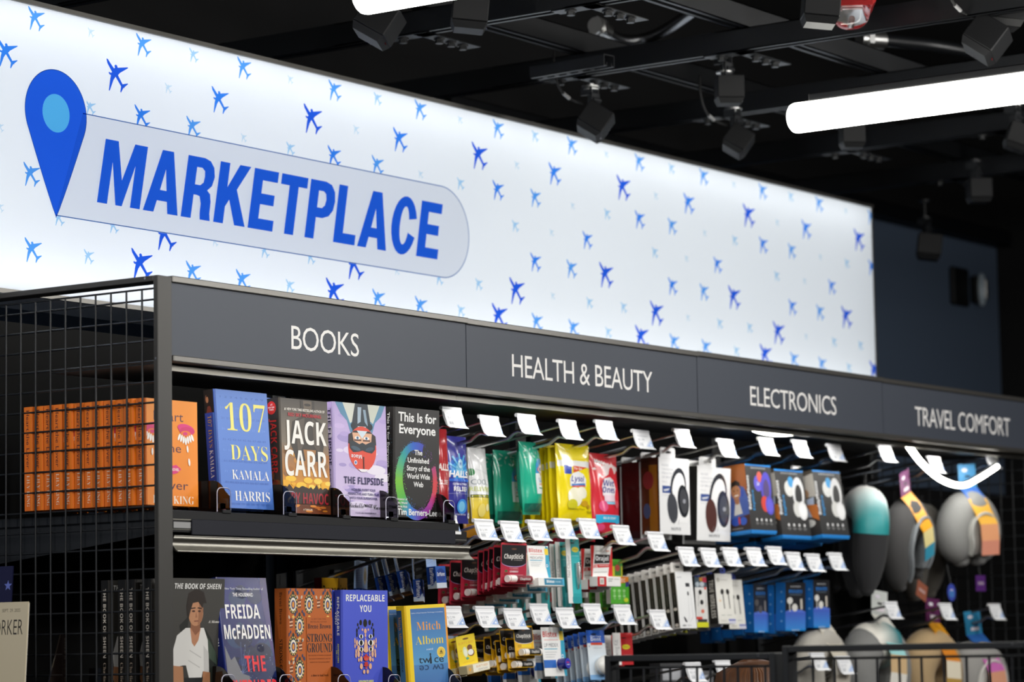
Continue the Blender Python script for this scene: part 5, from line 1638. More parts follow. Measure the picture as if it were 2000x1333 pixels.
q = at(629, 1200, Y=.40); q2 = at(678, 1130, Y=.40)
goods('dram', 'yellow and red motion sickness packet above the violet blue book', Matrix.Translation((q.x, .40, q2.z - .10)), 'box', 'medicine_packet', box_body(q2.x - q.x, .10, .02, art_dram, lambda F: F.r(0, 0, 1, 1, 'b8222a')))


# ---------------------------------------------------------------- blister cards
def stick(t_, x0, x1, z, r, body, cap, art=None, y=-.010):
    m = MB(); L = x1 - x0
    m.tube([(x0, y, z), (x0 + .0006, y, z), (x0 + L * .30, y, z)], [r * .96, r, r], cap, n=18); m.tube([(x0 + L * .30, y, z), (x1 - L * .10, y, z)], [r * .97, r * .97], body, n=18); m.tube([(x1 - L * .10, y, z), (x1, y, z)], [r, r * .98], 'eeeae4', n=18)
    m.tube([(x0 + .0045, y, z), (x0 + .006, y, z)], r * 1.02, 'b02434' if body != '1e2326' else '2a2a2a', n=18)
    F = Face(m, (x0 + L * .34, y - r - .0001, z - r * .6), (1, 0, 0), (0, 0, 1), L * .52, r * 1.2)
    F.t('ChapStick', .5, .25, .55, 'e8e4de', w=.8, k='b', shear=.15)
    m.build('balm_stick', 'print', t_)


def card(w, h, art, back='c9c9c9', r=.004, th=.0009):
    def f(t_, y=0.):
        out = []
        for cx, cz, a0 in ((w - r, r, -90), (w - r, h - r, 0), (r, h - r, 90), (r, r, 180)):
            out += [(cx + r * math.cos(math.radians(a0 + a)), cz + r * math.sin(math.radians(a0 + a))) for a in (0, 30, 60, 90)]
        m = MB(); n = len(out)
        m.add([(a, y, b) for a, b in out] + [(a, y + th, b) for a, b in out], [tuple(range(n)), tuple(range(2 * n - 1, n - 1, -1))] + [(i + n, (i + 1) % n + n, (i + 1) % n, i) for i in range(n)], back)
        art(Face(m, (0, y - .0001, 0), (1, 0, 0), (0, 0, 1), w, h))
        m.build('card', 'print', t_)
    return f


def art_chap(main, flav, fc, sub):
    def f(F):
        F.r(.02, .02, .98, .98, main); F.r(.02, .55, .98, .95, '16161a'); F.r(.02, .955, .98, .99, 'd8404a' if flav else 'f0b818')
        F.e(.5, .56, .48, .11, 'b9a4d8' if flav else 'e8e4ea', a0=180, a1=360); F.e(.5, .565, .48, .10, '16161a', a0=180, a1=360)
        F.e(.5, .86, .10, .02, '6a4a36'); F.t('ChapStick', .5, .64, .105, 'f3efe8', w=.76, k='b', shear=.18); F.t('LIP MOISTURIZER', .66, .60, .018, 'd8d2c8', w=.32, k='n')
        if flav:
            F.e(.2, .32, .085, .075, 'b8424a'); F.e(.16, .29, .045, .04, '8a1420'); F.e(.24, .29, .045, .04, '8a1420'); F.e(.2, .36, .06, .025, '3f6a3a')
            F.t('CLASSIC', .34, .40, .04, 'f2cdd2', w=.34, al='l', k='l'); F.t('CHERRY', .34, .33, .04, 'fbeef0', w=.34, al='l', k='h')
            for i in range(2): F.ln([(.34, .275 - .03 * i), (.86, .275 - .03 * i)], .012, 'e89aa6')
        else:
            F.r(.35, .34, .86, .44, 'f6d21c'); F.ln([(.14, .40), (.32, .40)], .012, '7a6a1c'); F.ln([(.14, .36), (.30, .36)], .012, '7a6a1c')
    return f


def chap(w, h, main, flav, body, edge):
    c = card(w, h, art_chap(main, flav, None, None), edge)
    def f(t_):
        c(t_); stick(t_, w * .10, w * 1.10, h * .185, .0078, body, 'f0ece6')
        m = MB(); m.box((w * .02, -.020, h * .08), (w * .98, -.001, h * .09), edge); m.build('blister_ledge', 'print_gloss', t_)
    return f


M, w, h, ln_ = gp((979, 1060), (1029, 1061), (977.5, 1147), .0896)
row_of('chapc', 'cherry lip balm card at the front of its hook', 'cherry lip balm card, %s from the front', M, (.020, .034, .047, .060, .105, .135, .165), .25, 'lip balm', 'lip_balm_card', chap(w, h, 'b3203c', True, '7a1c2a', 'c03044'), 'cherry lip balm cards', tw=.8)


def art_blis(med, pot):
    def f(F):
        F.r(0, 0, 1, 1, 'f3f3f1', 'fafaf8'); F.p([(.86, 1), (1, .95), (1, 0), (.90, 0), (.80, .4)], '2fa6c8'); F.p([(.80, .92), (.98, .92), (.98, .73), (.80, .73)], 'f3d22a')
        F.t('Blistex', .38, .80, .115, 'd8382e', w=.64, k='b'); F.ln([(.1, .74), (.74, .74)], .014, 'e89a94'); F.t(med, .40, .60, .075, '7a7e84', w=.62, k='n'); F.ln([(.08, .555), (.66, .555)], .022, '5ab4d0')
        for i in range(3): F.ln([(.10, .49 - .05 * i), (.62 - .06 * i, .49 - .05 * i)], .012, 'b8bcc0')
        F.e(.86, .40, .075, .06, '2a9ac4'); F.p([(.80, .42), (.86, .52), (.92, .42)], '2a9ac4'); F.e(.86, .40, .055, .045, 'e8f4f8'); F.r(.845, .375, .875, .425, '2a9ac4'); F.r(.82, .39, .90, .41, '2a9ac4')
        if pot: F.r(0, .17, .55, .33, '2f6fc8')
    return f


M, w, h, ln_ = gp((1029, 1066), (1070, 1066), (1035, 1131), .0944)


def blis1(t_, w=w, h=h):
    card(w, h, art_blis('MEDICATED', False), 'f0f0ee')(t_)
    m = MB(); m.box((.0, -.022, -.018), (w * 1.22, .004, .0), 'f2f1ec', ch=.0006); F = Face(m, (0, -.0222, -.018), (1, 0, 0), (0, 0, 1), w * 1.22, .018)
    F.r(.22, .12, .93, .9, '2f86a8'); F.t('Blistex', .46, .38, .34, 'ffffff', w=.3, k='b'); F.t('LIP OINTMENT', .75, .42, .18, 'cfeaf4', w=.24); F.r(.93, .05, 1, .95, '3aa8cc'); m.build('carton', 'print', t_)


row_of('blis', 'white lip ointment card over a small carton, front of its hook', 'white lip ointment card, %s from the front', M, (.045, .085, .12, .16, .2), .27, 'lip balm', 'lip_balm_card', blis1, 'white lip ointment cards', tw=.6)


def art_nail(F):
    F.r(0, 0, 1, 1, '1fa4a8', '23b0b2'); F.r(0, 0, .34, 1, 'f0efec'); F.t('Nail Clipper', .22, .40, .22, '9a9a98', w=.34, rot=90, k='n'); F.e(.68, .83, .26, .042, 'f0dc2e', n=22); F.t('GoTravel', .68, .82, .018, 'a8902a', w=.36, k='h'); F.e(.5, .93, .16, .012, '2a3a3c'); F.ln([(.40, .73), (.90, .73)], .03, '7fd4d6')
    F.r(.30, .02, .98, .10, '1a9aa0'); F.p([(.36, .15), (.92, .15), (.95, .71), (.36, .71)], '2fb4b8')


def nail(w, h):
    c = card(w, h, art_nail, 'e4e2de')
    def f(t_):
        c(t_); m = MB()
        z0, z1 = h * .22, h * .62; x = w * .62
        m.tube([(x + .003, -.003, z0), (x, -.004, (z0 + z1) / 2), (x, -.005, z1)], [.0035, .006, .0075], n=8, flat=.45); m.tube([(x + .001, -.008, z0 + .01), (x, -.009, z1 - .012), (x, -.007, z1)], [.003, .0055, .005], n=8, flat=.4)
        m.cyl((x, -.002, z1 - .006), (x, -.013, z1 - .006), .0022); m.build('nail_clipper', 'chrome', t_)
    return f


M, w, h, ln_ = gp((1104, 1052), (1130, 1052), (1111, 1179), .1382)
row_of('nail', 'teal nail clipper card, nearest one', 'teal nail clipper card, %s from the front', M, (.028, .044, .085, .115, .15, .19, .23), .25, 'nail clipper', 'nail_clipper_card', nail(w, h), 'teal nail clipper cards', tw=.5)


def art_ora(F):
    F.r(0, 0, 1, 1, 'f4f3f0', 'efeeea'); F.p([(0, 0), (0, 1), (.16, 1), (.05, 0)], 'd22a2a'); F.p([(1, .02), (1, .96), (.96, .96), (.78, .06), (.8, .02)], 'd82c2c'); F.p([(.14, .42), (.86, .45), (.90, .72), (.20, .72)], '1a1716')
    F.t('Orajel', .51, .525, .14, 'ffffff', w=.60, k='b'); F.p([(.10, .28), (.84, .32), (.86, .42), (.13, .40)], 'd83030'); F.t('3X', .22, .29, .10, 'fdf0ee', w=.16, k='b'); F.ln([(.36, .36), (.82, .375)], .016, 'f6cfcc'); F.ln([(.12, .14), (.74, .16)], .012, '8a8a86'); F.ln([(.24, .82), (.5, .83)], .02, 'b4b2ac'); F.ln([(.70, .83), (.86, .84)], .03, 'e8a48a')


M, w, h, ln_ = gp((1153.5, 1066), (1195, 1065), (1155, 1127), .153)


def ora(t_, w=w, h=h):
    card(w, h, art_ora, 'e8e6e2')(t_); m = MB(); m.box((0, -.016, -.022), (w * 1.10, .006, 0), 'f4f3f0', ch=.0006); F = Face(m, (0, -.0162, -.022), (1, 0, 0), (0, 0, 1), w * 1.10, .022)
    F.r(0, 0, .38, 1, 'c8262a'); F.r(.10, .2, .28, .85, 'e8e6e0'); F.r(.13, .3, .25, .7, 'b9b6ae'); F.ln([(.46, .75), (.66, .75)], .02, 'b0b0ae'); F.ln([(.46, .55), (.62, .55)], .02, 'b0b0ae'); F.ln([(.72, .75), (.94, .75)], .014, 'b8b8b4'); m.build('carton', 'print', t_)


row_of('ora', 'red and white toothache gel card with black logo, nearest one', 'red and white toothache gel card, %s from the front', M, (.026, .046, .09, .13, .17), .25, 'toothache gel', 'gel_card', ora, 'toothache gel cards', tw=.4)


def art_green(F):
    F.r(0, 0, 1, 1, '4fb02c', '57b832'); F.p([(0, .72), (.86, .78), (.98, 1), (0, 1)], 'e24a2a'); F.p([(.5, .74), (.98, .80), (.98, 1), (.5, 1)], 'f08a2a'); F.t('AdMEC', .45, .80, .13, 'fdeedc', w=.72, k='b'); F.p([(.80, .62), (1, .64), (1, .82), (.82, .80)], '3a3a86')
    for i in range(2):
        for k in range(3): F.e(.2 + k * .26, .48 - i * .2, .08, .06, '9fd88a'); F.ln([(.14 + k * .26, .38 - i * .2), (.26 + k * .26, .38 - i * .2)], .012, 'cfeebf')
    F.e(.82, .14, .12, .08, 'd8e83a')


def green(t_):
    w, h = at(1229, 1121, Y=.2).x - at(1193, 1121, Y=.2).x, .063
    box_body(w, h, .012, art_green, lambda F: F.r(0, 0, 1, 1, 'd8d4cc'), top='4fb02c')(t_)
    m = MB(); m.box((0, .002, h), (w * .7, .003, h + .04), '52b42e'); F = Face(m, (0, .0019, h), (1, 0, 0), (0, 0, 1), w * .7, .04); F.r(0, 0, 1, .6, 'dfe02c'); F.r(.4, .05, .9, .7, '3f8a3a'); F.e(.62, .5, .18, .2, 'c8463a'); m.build('hang_card', 'print', t_)


q = at(1193, 1180, Y=.2)
row_of('green', 'green and orange medicine packet, front of its hook', 'green and orange medicine packet, %s from the front', Matrix.Translation((q.x, .2, q.z)), (.03, .06, .1), .25, 'medicine', 'medicine_packet', green, 'green medicine packets')

# ---------------------------------------------------------------- small electronics
def art_ear1(F):
    F.r(0, 0, 1, 1, 'f1f2f2', 'f8f8f8'); F.t('SONY', .22, .885, .03, 'a8aab0', w=.30, k='s'); F.r(.56, .735, .80, .80, '26282e'); F.e(.66, .615, .05, .04, '2a2c32'); F.e(.36, .15, .05, .05, '2a2c32', rot=40); F.ln([(.28, .20), (.44, .11)], .06, '2f3138')
    F.ln([(.66, .58), (.60, .2), (.50, .12)], .008, '9a9ca0'); F.ln([(.80, .74), (.84, .2), (.60, .10)], .008, '9a9ca0'); F.t('MDR', .26, .035, .03, '55575c', w=.2, k='b'); F.t('EX15', .56, .04, .024, '7a7c80', w=.2)


def side_ear1(F):
    F.r(0, 0, 1, 1, 'd8d4ce'); F.r(.12, .02, .88, .98, '171514'); F.r(.3, .62, .7, .96, '3a342e'); F.e(.5, .34, .3, .03, 'cfc8be'); F.e(.5, .06, .3, .03, 'cfc8be'); F.ln([(.5, .42), (.5, .60)], .12, '5a544c')


def ear1(w, h, d):
    def f(t_):
        box_body(w, h, d, art_ear1, side_ear1, top='e4e0da')(t_); hang_tab(t_, w, h, d, w * .78, .022, 'ece9e4', x0=-w * .1, y=d * .4)
    return f


M, w, h, ln_ = gp((1318, 1117), (1350, 1115), (1329, 1228), .1045)
row_of('ear1', 'white earphone box at the front of its hook', 'white earphone box with black spine, %s from the front', M, [.020 * k for k in range(1, 9)], .19, 'box', 'earphone_box', ear1(w, h, .017), 'white earphone boxes', tw=.3)


def art_mix(F):
    F.r(0, 0, 1, 1, 'e4e2de', 'ecebe8'); F.r(0, .80, 1, 1, '4a5a66'); F.r(.4, .92, .7, 1, 'c8882a'); F.r(.66, .90, 1, 1, 'b8324a'); F.e(.22, .86, .16, .05, 'b8c4cc'); F.e(.6, .86, .2, .05, 'c4ccd2'); F.e(.42, .70, .14, .05, '1e1e20'); F.e(.52, .50, .14, .05, '1e1e20'); F.ln([(.3, .66), (.2, .42)], .02, '5a5a5a'); F.ln([(.9, .70), (.86, .40)], .02, '6a6a6a'); F.e(.56, .32, .14, .04, 'e07a64'); F.e(.86, .78, .1, .03, 'e86a5a'); F.r(0, .16, .5, .21, 'd8463a'); F.r(.1, .10, .9, .16, '3a3a3a'); F.r(.02, .0, .98, .10, 'dede2a')


M, w, h, ln_ = gp((1356, 1128), (1379, 1127), (1361, 1226), .13)
row_of('mix', 'narrow earphone packet with a bright yellow foot', 'narrow earphone packet behind the one with the yellow foot, %s on its hook', M, (.03, .06, .09, .12), .19, 'box', 'earphone_box', (lambda w, h: lambda t_: (box_body(w, h, .02, art_mix, lambda F: F.r(0, 0, 1, 1, '2a2a2a'), top='4a4a4a')(t_), hang_tab(t_, w, h, .02, w * .6, .014, 'd8d8d8', mt='clear_plastic')))(w, h), 'narrow earphone packets')


def art_tws(F):
    F.r(0, 0, 1, 1, 'eceae2', 'f3f1ea'); F.e(.18, .88, .1, .045, 'c4c0b6'); F.t('wireless', .52, .865, .035, 'b4b0a6', w=.42)
    for x in (.36, .68): F.e(x, .64, .10, .055, '221f1c', rot=20 if x < .5 else -10); F.ln([(x + .03, .62), (x + .06, .30)], .045, '2a2724')
    F.e(.2, .46, .06, .02, 'e8c8a4'); F.ln([(.18, .17), (.42, .17)], .014, '9aa49a'); F.ln([(.52, .17), (.8, .17)], .014, '9aa49a'); F.t('EARBUDS', .3, .045, .03, 'b8b4aa', w=.34); F.r(.6, .0, 1, .10, 'd8d8e8'); F.r(.6, .06, 1, .085, '4a5ab0')


def side_tws(F): F.r(0, 0, 1, 1, '191714', '221f1c'); F.t('TRUE WIRELESS', .26, .88, .52, 'd8d4ca', w=.76, rot=-90, k='b')


M, w, h, ln_ = gp((1395, 1121), (1428, 1121), (1404, 1219), .1383)
row_of('tws', 'cream earbud box with TRUE WIRELESS on its black side', 'cream earbud box behind the one reading TRUE WIRELESS, %s on its hook', M, (.036, .072, .108), .19, 'box', 'earbud_box', (lambda w, h: lambda t_: (box_body(w, h, .024, art_tws, side_tws, top='dcd8ce')(t_), hang_tab(t_, w, h, .024, w * .3, .014, '3a4a9a')))(w, h), 'cream earbud boxes')
M2 = Matrix.Translation((.10, .03, -.012)) @ M
goods('tws', 'cream earbud box peeking out at the right of the TRUE WIRELESS one', M2, 'box', 'earbud_box', None, 'cream earbud boxes')


def art_blue(white):
    def f(F):
        F.r(0, 0, 1, 1, '1c1d22', '26262a'); F.t('BLUETOOTH', .5, .90, .03, 'cfd2d8', w=.5, k='h'); F.t('BRAVEN', .5, .78, .07, '2a7fd6', w=.66, k='b'); F.ln([(.2, .745), (.8, .745)], .02, '5a6a7a')
        F.r(0, .03, 1, .40, '3f8fe0', '4a62c8'); F.e(.5, .38, .5, .06, '5a78d8', a0=0, a1=180); c = 'e8e6e0' if white else '5a5654'
        F.e(.22, .62, .14, .07, c); F.e(.46, .48, .14, .08, c); F.ln([(.78, .66), (.80, .44)], .10, 'd8d0c4' if white else '8a8684'); F.ln([(.2, .56), (.22, .40)], .04, c); F.r(0, 0, 1, .035, '1e8ad8'); F.t('EARBUDS', .5, .006, .02, 'dff0fc', w=.4, k='h')
    return f


def side_blue(F): F.r(0, 0, 1, 1, '1668b8', '1d78ca'); [F.e(.6, .2 + .2 * k, .10, .02, '7fb8e8') for k in range(4)]


for n_, (TL, TR, BL, tg, nb, lb) in enumerate((((1471, 1142), (1499, 1142), (1473, 1236), (1535, 1080), 5, 'left of the three'), ((1534, 1138), (1573, 1138), (1534, 1233), (1574, 1083), 4, 'middle of the three'), ((1588, 1133), (1620, 1133), (1589, 1227), (1618, 1081), 4, 'right of the three'))):
    X = at(*tg, Y=.1).x + .0345
    Y = at((TL[0] + TR[0]) / 2, TL[1], X=X).y
    M, w, h, ln_ = gp(TL, TR, BL, Y)
    row_of('blue%d' % n_, 'blue earbud box at the front of its hook, %s' % lb, 'blue earbud box behind the %s front boxes' % lb.split(' of')[0] + ', %s on its hook', M, [.032 * k for k in range(1, nb)], .19, 'box', 'earbud_box', (lambda w, h, n_: lambda t_: (box_body(w, h, .028, art_blue(n_ > 0), side_blue, top='3a92dc', back='1c70c0')(t_), hang_tab(t_, w, h, .028, w * .5, .018, 'e8e8ea', mt='clear_plastic')))(w, h, n_), 'blue earbud boxes', tw=.4)

# ---------------------------------------------------------------- third row
def art_burt(F):
    F.r(0, 0, 1, 1, 'f2d41e', 'f6da2a'); F.t("BURT'S BEES", .5, .70, .085, 'e8a82a', w=.80, k='n'); F.e(.66, .56, .14, .10, '7a4a26'); F.e(.40, .44, .12, .18, 'e6eec0', rot=14); F.e(.41, .42, .08, .12, 'f6f8e2', rot=14); F.e(.70, .38, .18, .12, '8a5428'); F.e(.68, .40, .15, .10, 'f8f6f0'); F.p([(.36, .24), (.5, .26), (.56, .2), (.44, .16)], '5aa88a'); F.t('COCONUT & PEAR', .5, .08, .035, 'd8982a', w=.6, k='n'); F.e(.5, .88, .16, .03, '7a4a1c'); F.ln([(.14, .5), (.22, .5)], .02, 'dca02a'); F.ln([(.84, .52), (.92, .52)], .02, 'dca02a')


P = at(887, 1241, Y=.12); Q = at(924, 1237, Y=.12)
wb = (Q - P).length


def burt(t_, w=wb, h=.062):
    card(w, h, art_burt, 'ecd01c')(t_); m = MB(); m.box((0, -.018, -.018), (w * 1.22, .004, 0), 'e8dcb0', ch=.0006); F = Face(m, (0, -.0182, -.018), (1, 0, 0), (0, 0, 1), w * 1.22, .018)
    F.r(0, 0, .26, 1, 'c0a878'); F.e(.12, .5, .05, .2, 'e8a83a'); F.r(.26, .1, .98, .95, 'f6f2e2'); F.t("BURT'S BEES", .66, .55, .26, 'e0a04a', w=.5); F.t('COCONUT & PEAR', .68, .2, .2, '9a948a', w=.42); m.build('carton', 'print', t_)


B = at(900, 1303, Y=.105)
MB_ = Matrix.Translation((P.x, .112, B.z)) @ rot('X', -5) @ rot('Y', -10)
MB_ = Matrix.Translation((B.x, .108, B.z)) @ rot('X', -4) @ rot('Y', -7)
row_of('burt', 'yellow lip balm card with a coconut, tilted at the front of its hook', 'yellow lip balm card with a coconut, %s from the front', MB_, (.03, .06, .09, .12), .21, 'lip balm', 'lip_balm_card', burt, 'yellow coconut balm cards')


def art_oral(F):
    F.r(0, 0, 1, 1, 'dfe6f2', 'a9c0e6'); F.e(.6, .3, .4, .22, 'e2622a'); F.r(0, .48, 1, .6, 'f0a41c'); F.ln([(.2, .5), (1, .66)], .06, '2a3a66'); F.r(0, .0, .45, .26, 'f2d41e'); F.t('SPF', .22, .08, .1, '6a2a9a', w=.3, k='b'); F.e(.4, .84, .2, .1, 'b8b4a8')


q = at(868, 1322, Y=.17)
goods('oral', 'blue and orange balm carton half hidden by the yellow bordered novel', Matrix.Translation((q.x, .17, q.z)), 'box', 'balm_carton', box_body(.05, .085, .018, art_oral, lambda F: F.r(0, 0, 1, 1, 'c8d4ea'), top='e2622a'))
M, w, h, ln_ = gp((1002, 1223), (1039, 1223), (1008, 1288), .10)
GY = 'black and yellow lip balm cards'
cy = chap(w, h, 'e8b41c', False, '1e2326', 'eab81e')
goods('chapy', 'black and yellow lip balm card, nearest one', M, 'lip balm', 'lip_balm_card', cy, GY)
goods('chapy', 'black and yellow lip balm card hanging lower just behind the nearest one', Matrix.Translation((-.003, .018, -.026)) @ M, 'lip balm', 'lip_balm_card', cy, GY)
for i, (d, dz) in enumerate(((.035, -.006), (.047, -.030), (.060, -.014), (.078, -.034), (.10, -.02), (.125, -.03), (.15, -.03))):
    goods('chapy', 'black and yellow lip balm card, %s from the front' % ORD[i + 2], jit(Matrix.Translation((-.002, d, dz)) @ M, i, 1.2), 'lip balm', 'lip_balm_card', cy, GY)
q = at(946, 1310, Y=.16)
for i in range(3): goods('chapy', 'black and yellow lip balm card on the hook behind the coconut balm, %s' % ORD[i], Matrix.Translation((q.x, .16 + .03 * i, q.z - .006 * i)) @ rot('Z', 3 - 3 * i), 'lip balm', 'lip_balm_card', cy, GY)
M, w, h, ln_ = gp((1055.5, 1226), (1099, 1227), (1064.5, 1322), .115)


def medex(t_, w=w, h=h):
    card(w, h, art_blis('LIP MEDEX', True), 'f0f0ee')(t_); m = MB(); x, z, r = w * .72, h * .24, .0125
    m.tube([(x, 0, z), (x, -.018, z), (x, -.021, z)], [r, r, r * .94], '23257a', n=26); m.cyl((x, -.0211, z), (x, -.0213, z), r * .84, '4a50c4', n=26); F = Face(m, (x - r, -.0215, z - r), (1, 0, 0), (0, 0, 1), 2 * r, 2 * r)
    F.e(.5, .5, .30, .30, '3238a8'); F.t('Blistex', .5, .52, .14, 'e04a4a', w=.44, k='b'); F.t('LIP MEDEX', .5, .34, .10, 'e8eaf6', w=.46, k='h'); m.build('balm_pot', 'print_gloss', t_)


row_of('medex', 'white card with a round dark blue balm pot, nearest one', 'white card with a round dark blue balm pot, %s from the front', M, (.026, .07, .11, .15), .21, 'lip balm', 'lip_balm_card', medex, 'round balm pot cards', tw=.3)


def art_floss(F):
    F.r(0, 0, 1, 1, 'c9dcee', 'eef0ee'); F.r(0, .74, 1, 1, '2a62c8'); F.r(0, 0, 1, .10, '7fb0e0'); F.t('Oral Care', .5, .86, .035, 'e8f0fa', w=.6, k='h'); F.t('Dent', .5, .785, .07, 'f2f6fc', w=.56, k='b'); F.p([(.2, .70), (.84, .70), (.84, .75), (.2, .75)], 'e2502c'); F.e(.4, .92, .16, .02, '1c2a4a'); F.t('A', .10, .66, .04, '2a5ab0', k='b'); F.ln([(.3, .64), (.8, .64)], .014, 'b8c0c8')


M, w, h, ln_ = gp((1144, 1232), (1179, 1233), (1153.5, 1329), .15)


def floss(t_, w=w, h=h):
    card(w, h, art_floss, 'd8e2ec')(t_); m = MB(); x, z = w * .66, h * .28
    m.ball((x, -.012, z), (w * .42, .016, h * .20), 'f2f1ec', 22, 14); F = Face(m, (x - .004, -.0285, z - .010), (1, 0, 0), (0, 0, 1), .016, .022)
    F.e(.5, .55, .5, .42, '3a55b0'); F.r(.08, .30, .92, .46, 'e2502c'); F.t('Dent', .5, .52, .22, 'e8ecf6', w=.6, k='b'); m.build('floss_case', 'print_gloss', t_)


row_of('floss', 'white floss case on a blue topped card, nearest one', 'white floss case on a blue topped card, %s from the front', M, (.020, .036, .052, .07, .09), .21, 'floss', 'floss_card', floss, 'floss cards', tw=.4)


def art_kit(F):
    F.r(0, 0, 1, 1, 'c8262c', 'd22a30'); F.r(0, 0, .40, 1, 'eceae8'); F.t('Sewing Kit', .26, .16, .22, 'a8a8aa', w=.62, rot=90, k='n'); F.e(.66, .56, .20, .08, 'eedc2e', n=22); F.t('GoTravel', .66, .545, .03, 'a8902a', w=.28, k='h')
    for i in range(3): F.ln([(.5, .3 - .06 * i), (.92, .3 - .06 * i)], .014, 'e89a9a')
    F.e(.56, .84, .14, .02, '5a1a1a')


M, w, h, ln_ = gp((1195.5, 1237), (1234, 1237), (1199, 1300), .17)
row_of('kit', 'red and white sewing kit card, nearest one', 'red and white sewing kit card, %s from the front', M, (.025, .05, .08), .21, 'sewing kit', 'sewing_kit_card', card(w, h, art_kit, 'dcdad8'), 'sewing kit cards', tw=.4)
# blue boxes and grey packets seen low through the mesh
for i, (u, v, c) in enumerate(((1290, 1330, '4a4a4c'), (1352, 1345, '6a6a6c'), (1432, 1345, 'cfd0d2'))):
    q = at(u, v, Y=.2)
    goods('low%d' % i, ('dark grey packet', 'mid grey packet', 'pale grey packet')[i] + ' seen through the mesh panel below the earphones', Matrix.Translation((q.x, .2, q.z - .06)), 'packet', 'cable_packet', box_body(.10, .10, .03, (lambda c: lambda F: (F.r(0, 0, 1, 1, c), F.r(.1, .6, .9, .9, 'b9bbbf')))(c), lambda F: F.r(0, 0, 1, 1, '3a3a3c'), top='8a8a8c', back='4a4a4c'))
# ================================================================ neck pillows
def ubody(R, leg, r0, r1, thick, col, n=34, open_=0.0, skew=0.):
    """U of padding in the local x-z plane, apex up at z = 0; returns MB and centre line"""
    pts, rs = [], []
    for i in range(n + 1):
        s = i / n
        if s < .3:
            q = s / .3; pts.append(V((-R + open_ * (1 - q), 0, -R - leg * (1 - q)))); rs.append(r1 * (1 - .55 * (1 - q) ** 3))
        elif s > .7:
            q = (s - .7) / .3; pts.append(V((R - open_ * q, 0, -R - leg * q))); rs.append(r1 * (1 - .55 * q ** 3))
        else:
            a = math.pi * (1 - (s - .3) / .4); pts.append(V((R * math.cos(a), 0, -R + R * math.sin(a)))); rs.append(r1 + (r0 - r1) * math.sin(a))
    m = MB(); m.tube(pts, rs, col, n=18, flat=thick)
    e0, e1 = pts[0], pts[-1]
    for e, r in ((e0, rs[0]), (e1, rs[-1])): m.ball(e, (r * .98, r * thick * .98, r * .8), col)
    return m, pts, rs


def pillow(name, label, M, R, leg, r0, r1, thick, col, band=None, tagc=None, group='neck pillows hanging in the travel section', open_=.02, piping=None, strap='1a1a1c'):
    t_ = thing(name, label, 'neck pillow', M, group)
    m, pts, rs = ubody(R, leg, r0, r1, thick, col, open_=open_)
    m.build('cushion', 'fabric', t_)
    if piping:
        b = MB(); b.tube([p + V((0, -rs[i] * thick * .97, 0)) for i, p in enumerate(pts)][2:-2], .0045, piping, n=8); b.build('piping', 'fabric', t_)
        b = MB(); q = []
        for i, p in enumerate(pts):
            d = (V((0, 0, -R)) - p); d.z = d.z if p.z > -R else 0; d.normalize()
            q.append(p + d * rs[i] * .46 + V((0, -rs[i] * thick * .34, 0)))
        b.tube(q[3:-3], [r_ * .70 for r_ in rs[3:-3]], piping, n=14, flat=thick); b.build('inner_lining', 'fabric', t_)
    if band:
        b = MB(); i0, i1, cols = band
        k = [i0 + (i1 - i0) * j / 12 for j in range(13)]
        def lerp(q): i = min(int(q), len(pts) - 2); f = q - i; return pts[i] * (1 - f) + pts[i + 1] * f, rs[i] * (1 - f) + rs[i + 1] * f
        cp = [lerp(q) for q in k]
        n0 = 18
        cc = lambda p, L=(cp[0][0], cp[-1][0]): mixc(cols[0], cols[1], max(0, min(1, (V(p) - L[0]).dot(L[1] - L[0]) / (L[1] - L[0]).length_squared)))
        b.tube([c[0] for c in cp], [c[1] * 1.03 for c in cp], cc, n=n0, caps=False, flat=thick); b.build('label_band', 'print', t_)
    if tagc:
        b = MB(); th = .0008
        def quad(p, q, wd, c0, c1):
            d = V((wd / 2, 0, 0)); b.add([p - d, p + d, q + d, q - d], [(0, 1, 2, 3)][::1], lambda v: mixc(c0, c1, 0)); b.add([p - d + V((0, th, 0)), p + d + V((0, th, 0)), q + d + V((0, th, 0)), q - d + V((0, th, 0))], [(3, 2, 1, 0)], hx(c0))
        y0 = -r0 * thick
        P = [V((0, .0, .085)), V((0, -.004, .020)), V((0, y0 * .55, .004)), V((0, y0 - .012, -.035)), V((0, y0 - .016, -.065)), V((0, y0 - .014, -.09))]
        P = [p + V((0, 0, r0)) if i < 2 else p + V((0, 0, r0 * (.72, .1, -.2, -.5)[i - 2])) for i, p in enumerate(P)]
        for (p, q), c in zip(zip(P, P[1:]), tagc): quad(q, p, .075, c, c)
        st_ = b.build('swing_tag', 'print', t_)
        if len(tagc) > 5:
            pass
        F_ = MB(); F = Face(F_, P[1] + V((-.0375, -.001, 0)), (1, 0, 0), (P[0] - P[1]).normalized(), .075, (P[0] - P[1]).length)
        F.e(.35, .75, .16, .08, 'e6dfe8'); F.r(.3, .16, .8, .30, 'e9dfe6'); F.p([(.36, .44), (.64, .44), (.64, .52), (.36, .52)], '141416'); F_.build('tag_print', 'print', st_)
    b = MB(); b.tube([V((-.012, 0, -.0)), V((-.006, 0, r0 + .03)), V((.006, 0, r0 + .03)), V((.012, 0, 0))], .0022, strap, n=6); b.build('hanging_loop', 'fabric', t_)
    return t_


def hang(u, v, Y, yaw, tilt=0., roll=0.): return Matrix.Translation(at(u, v, Y=Y)) @ rot('Z', yaw) @ rot('X', tilt) @ rot('Y', roll)


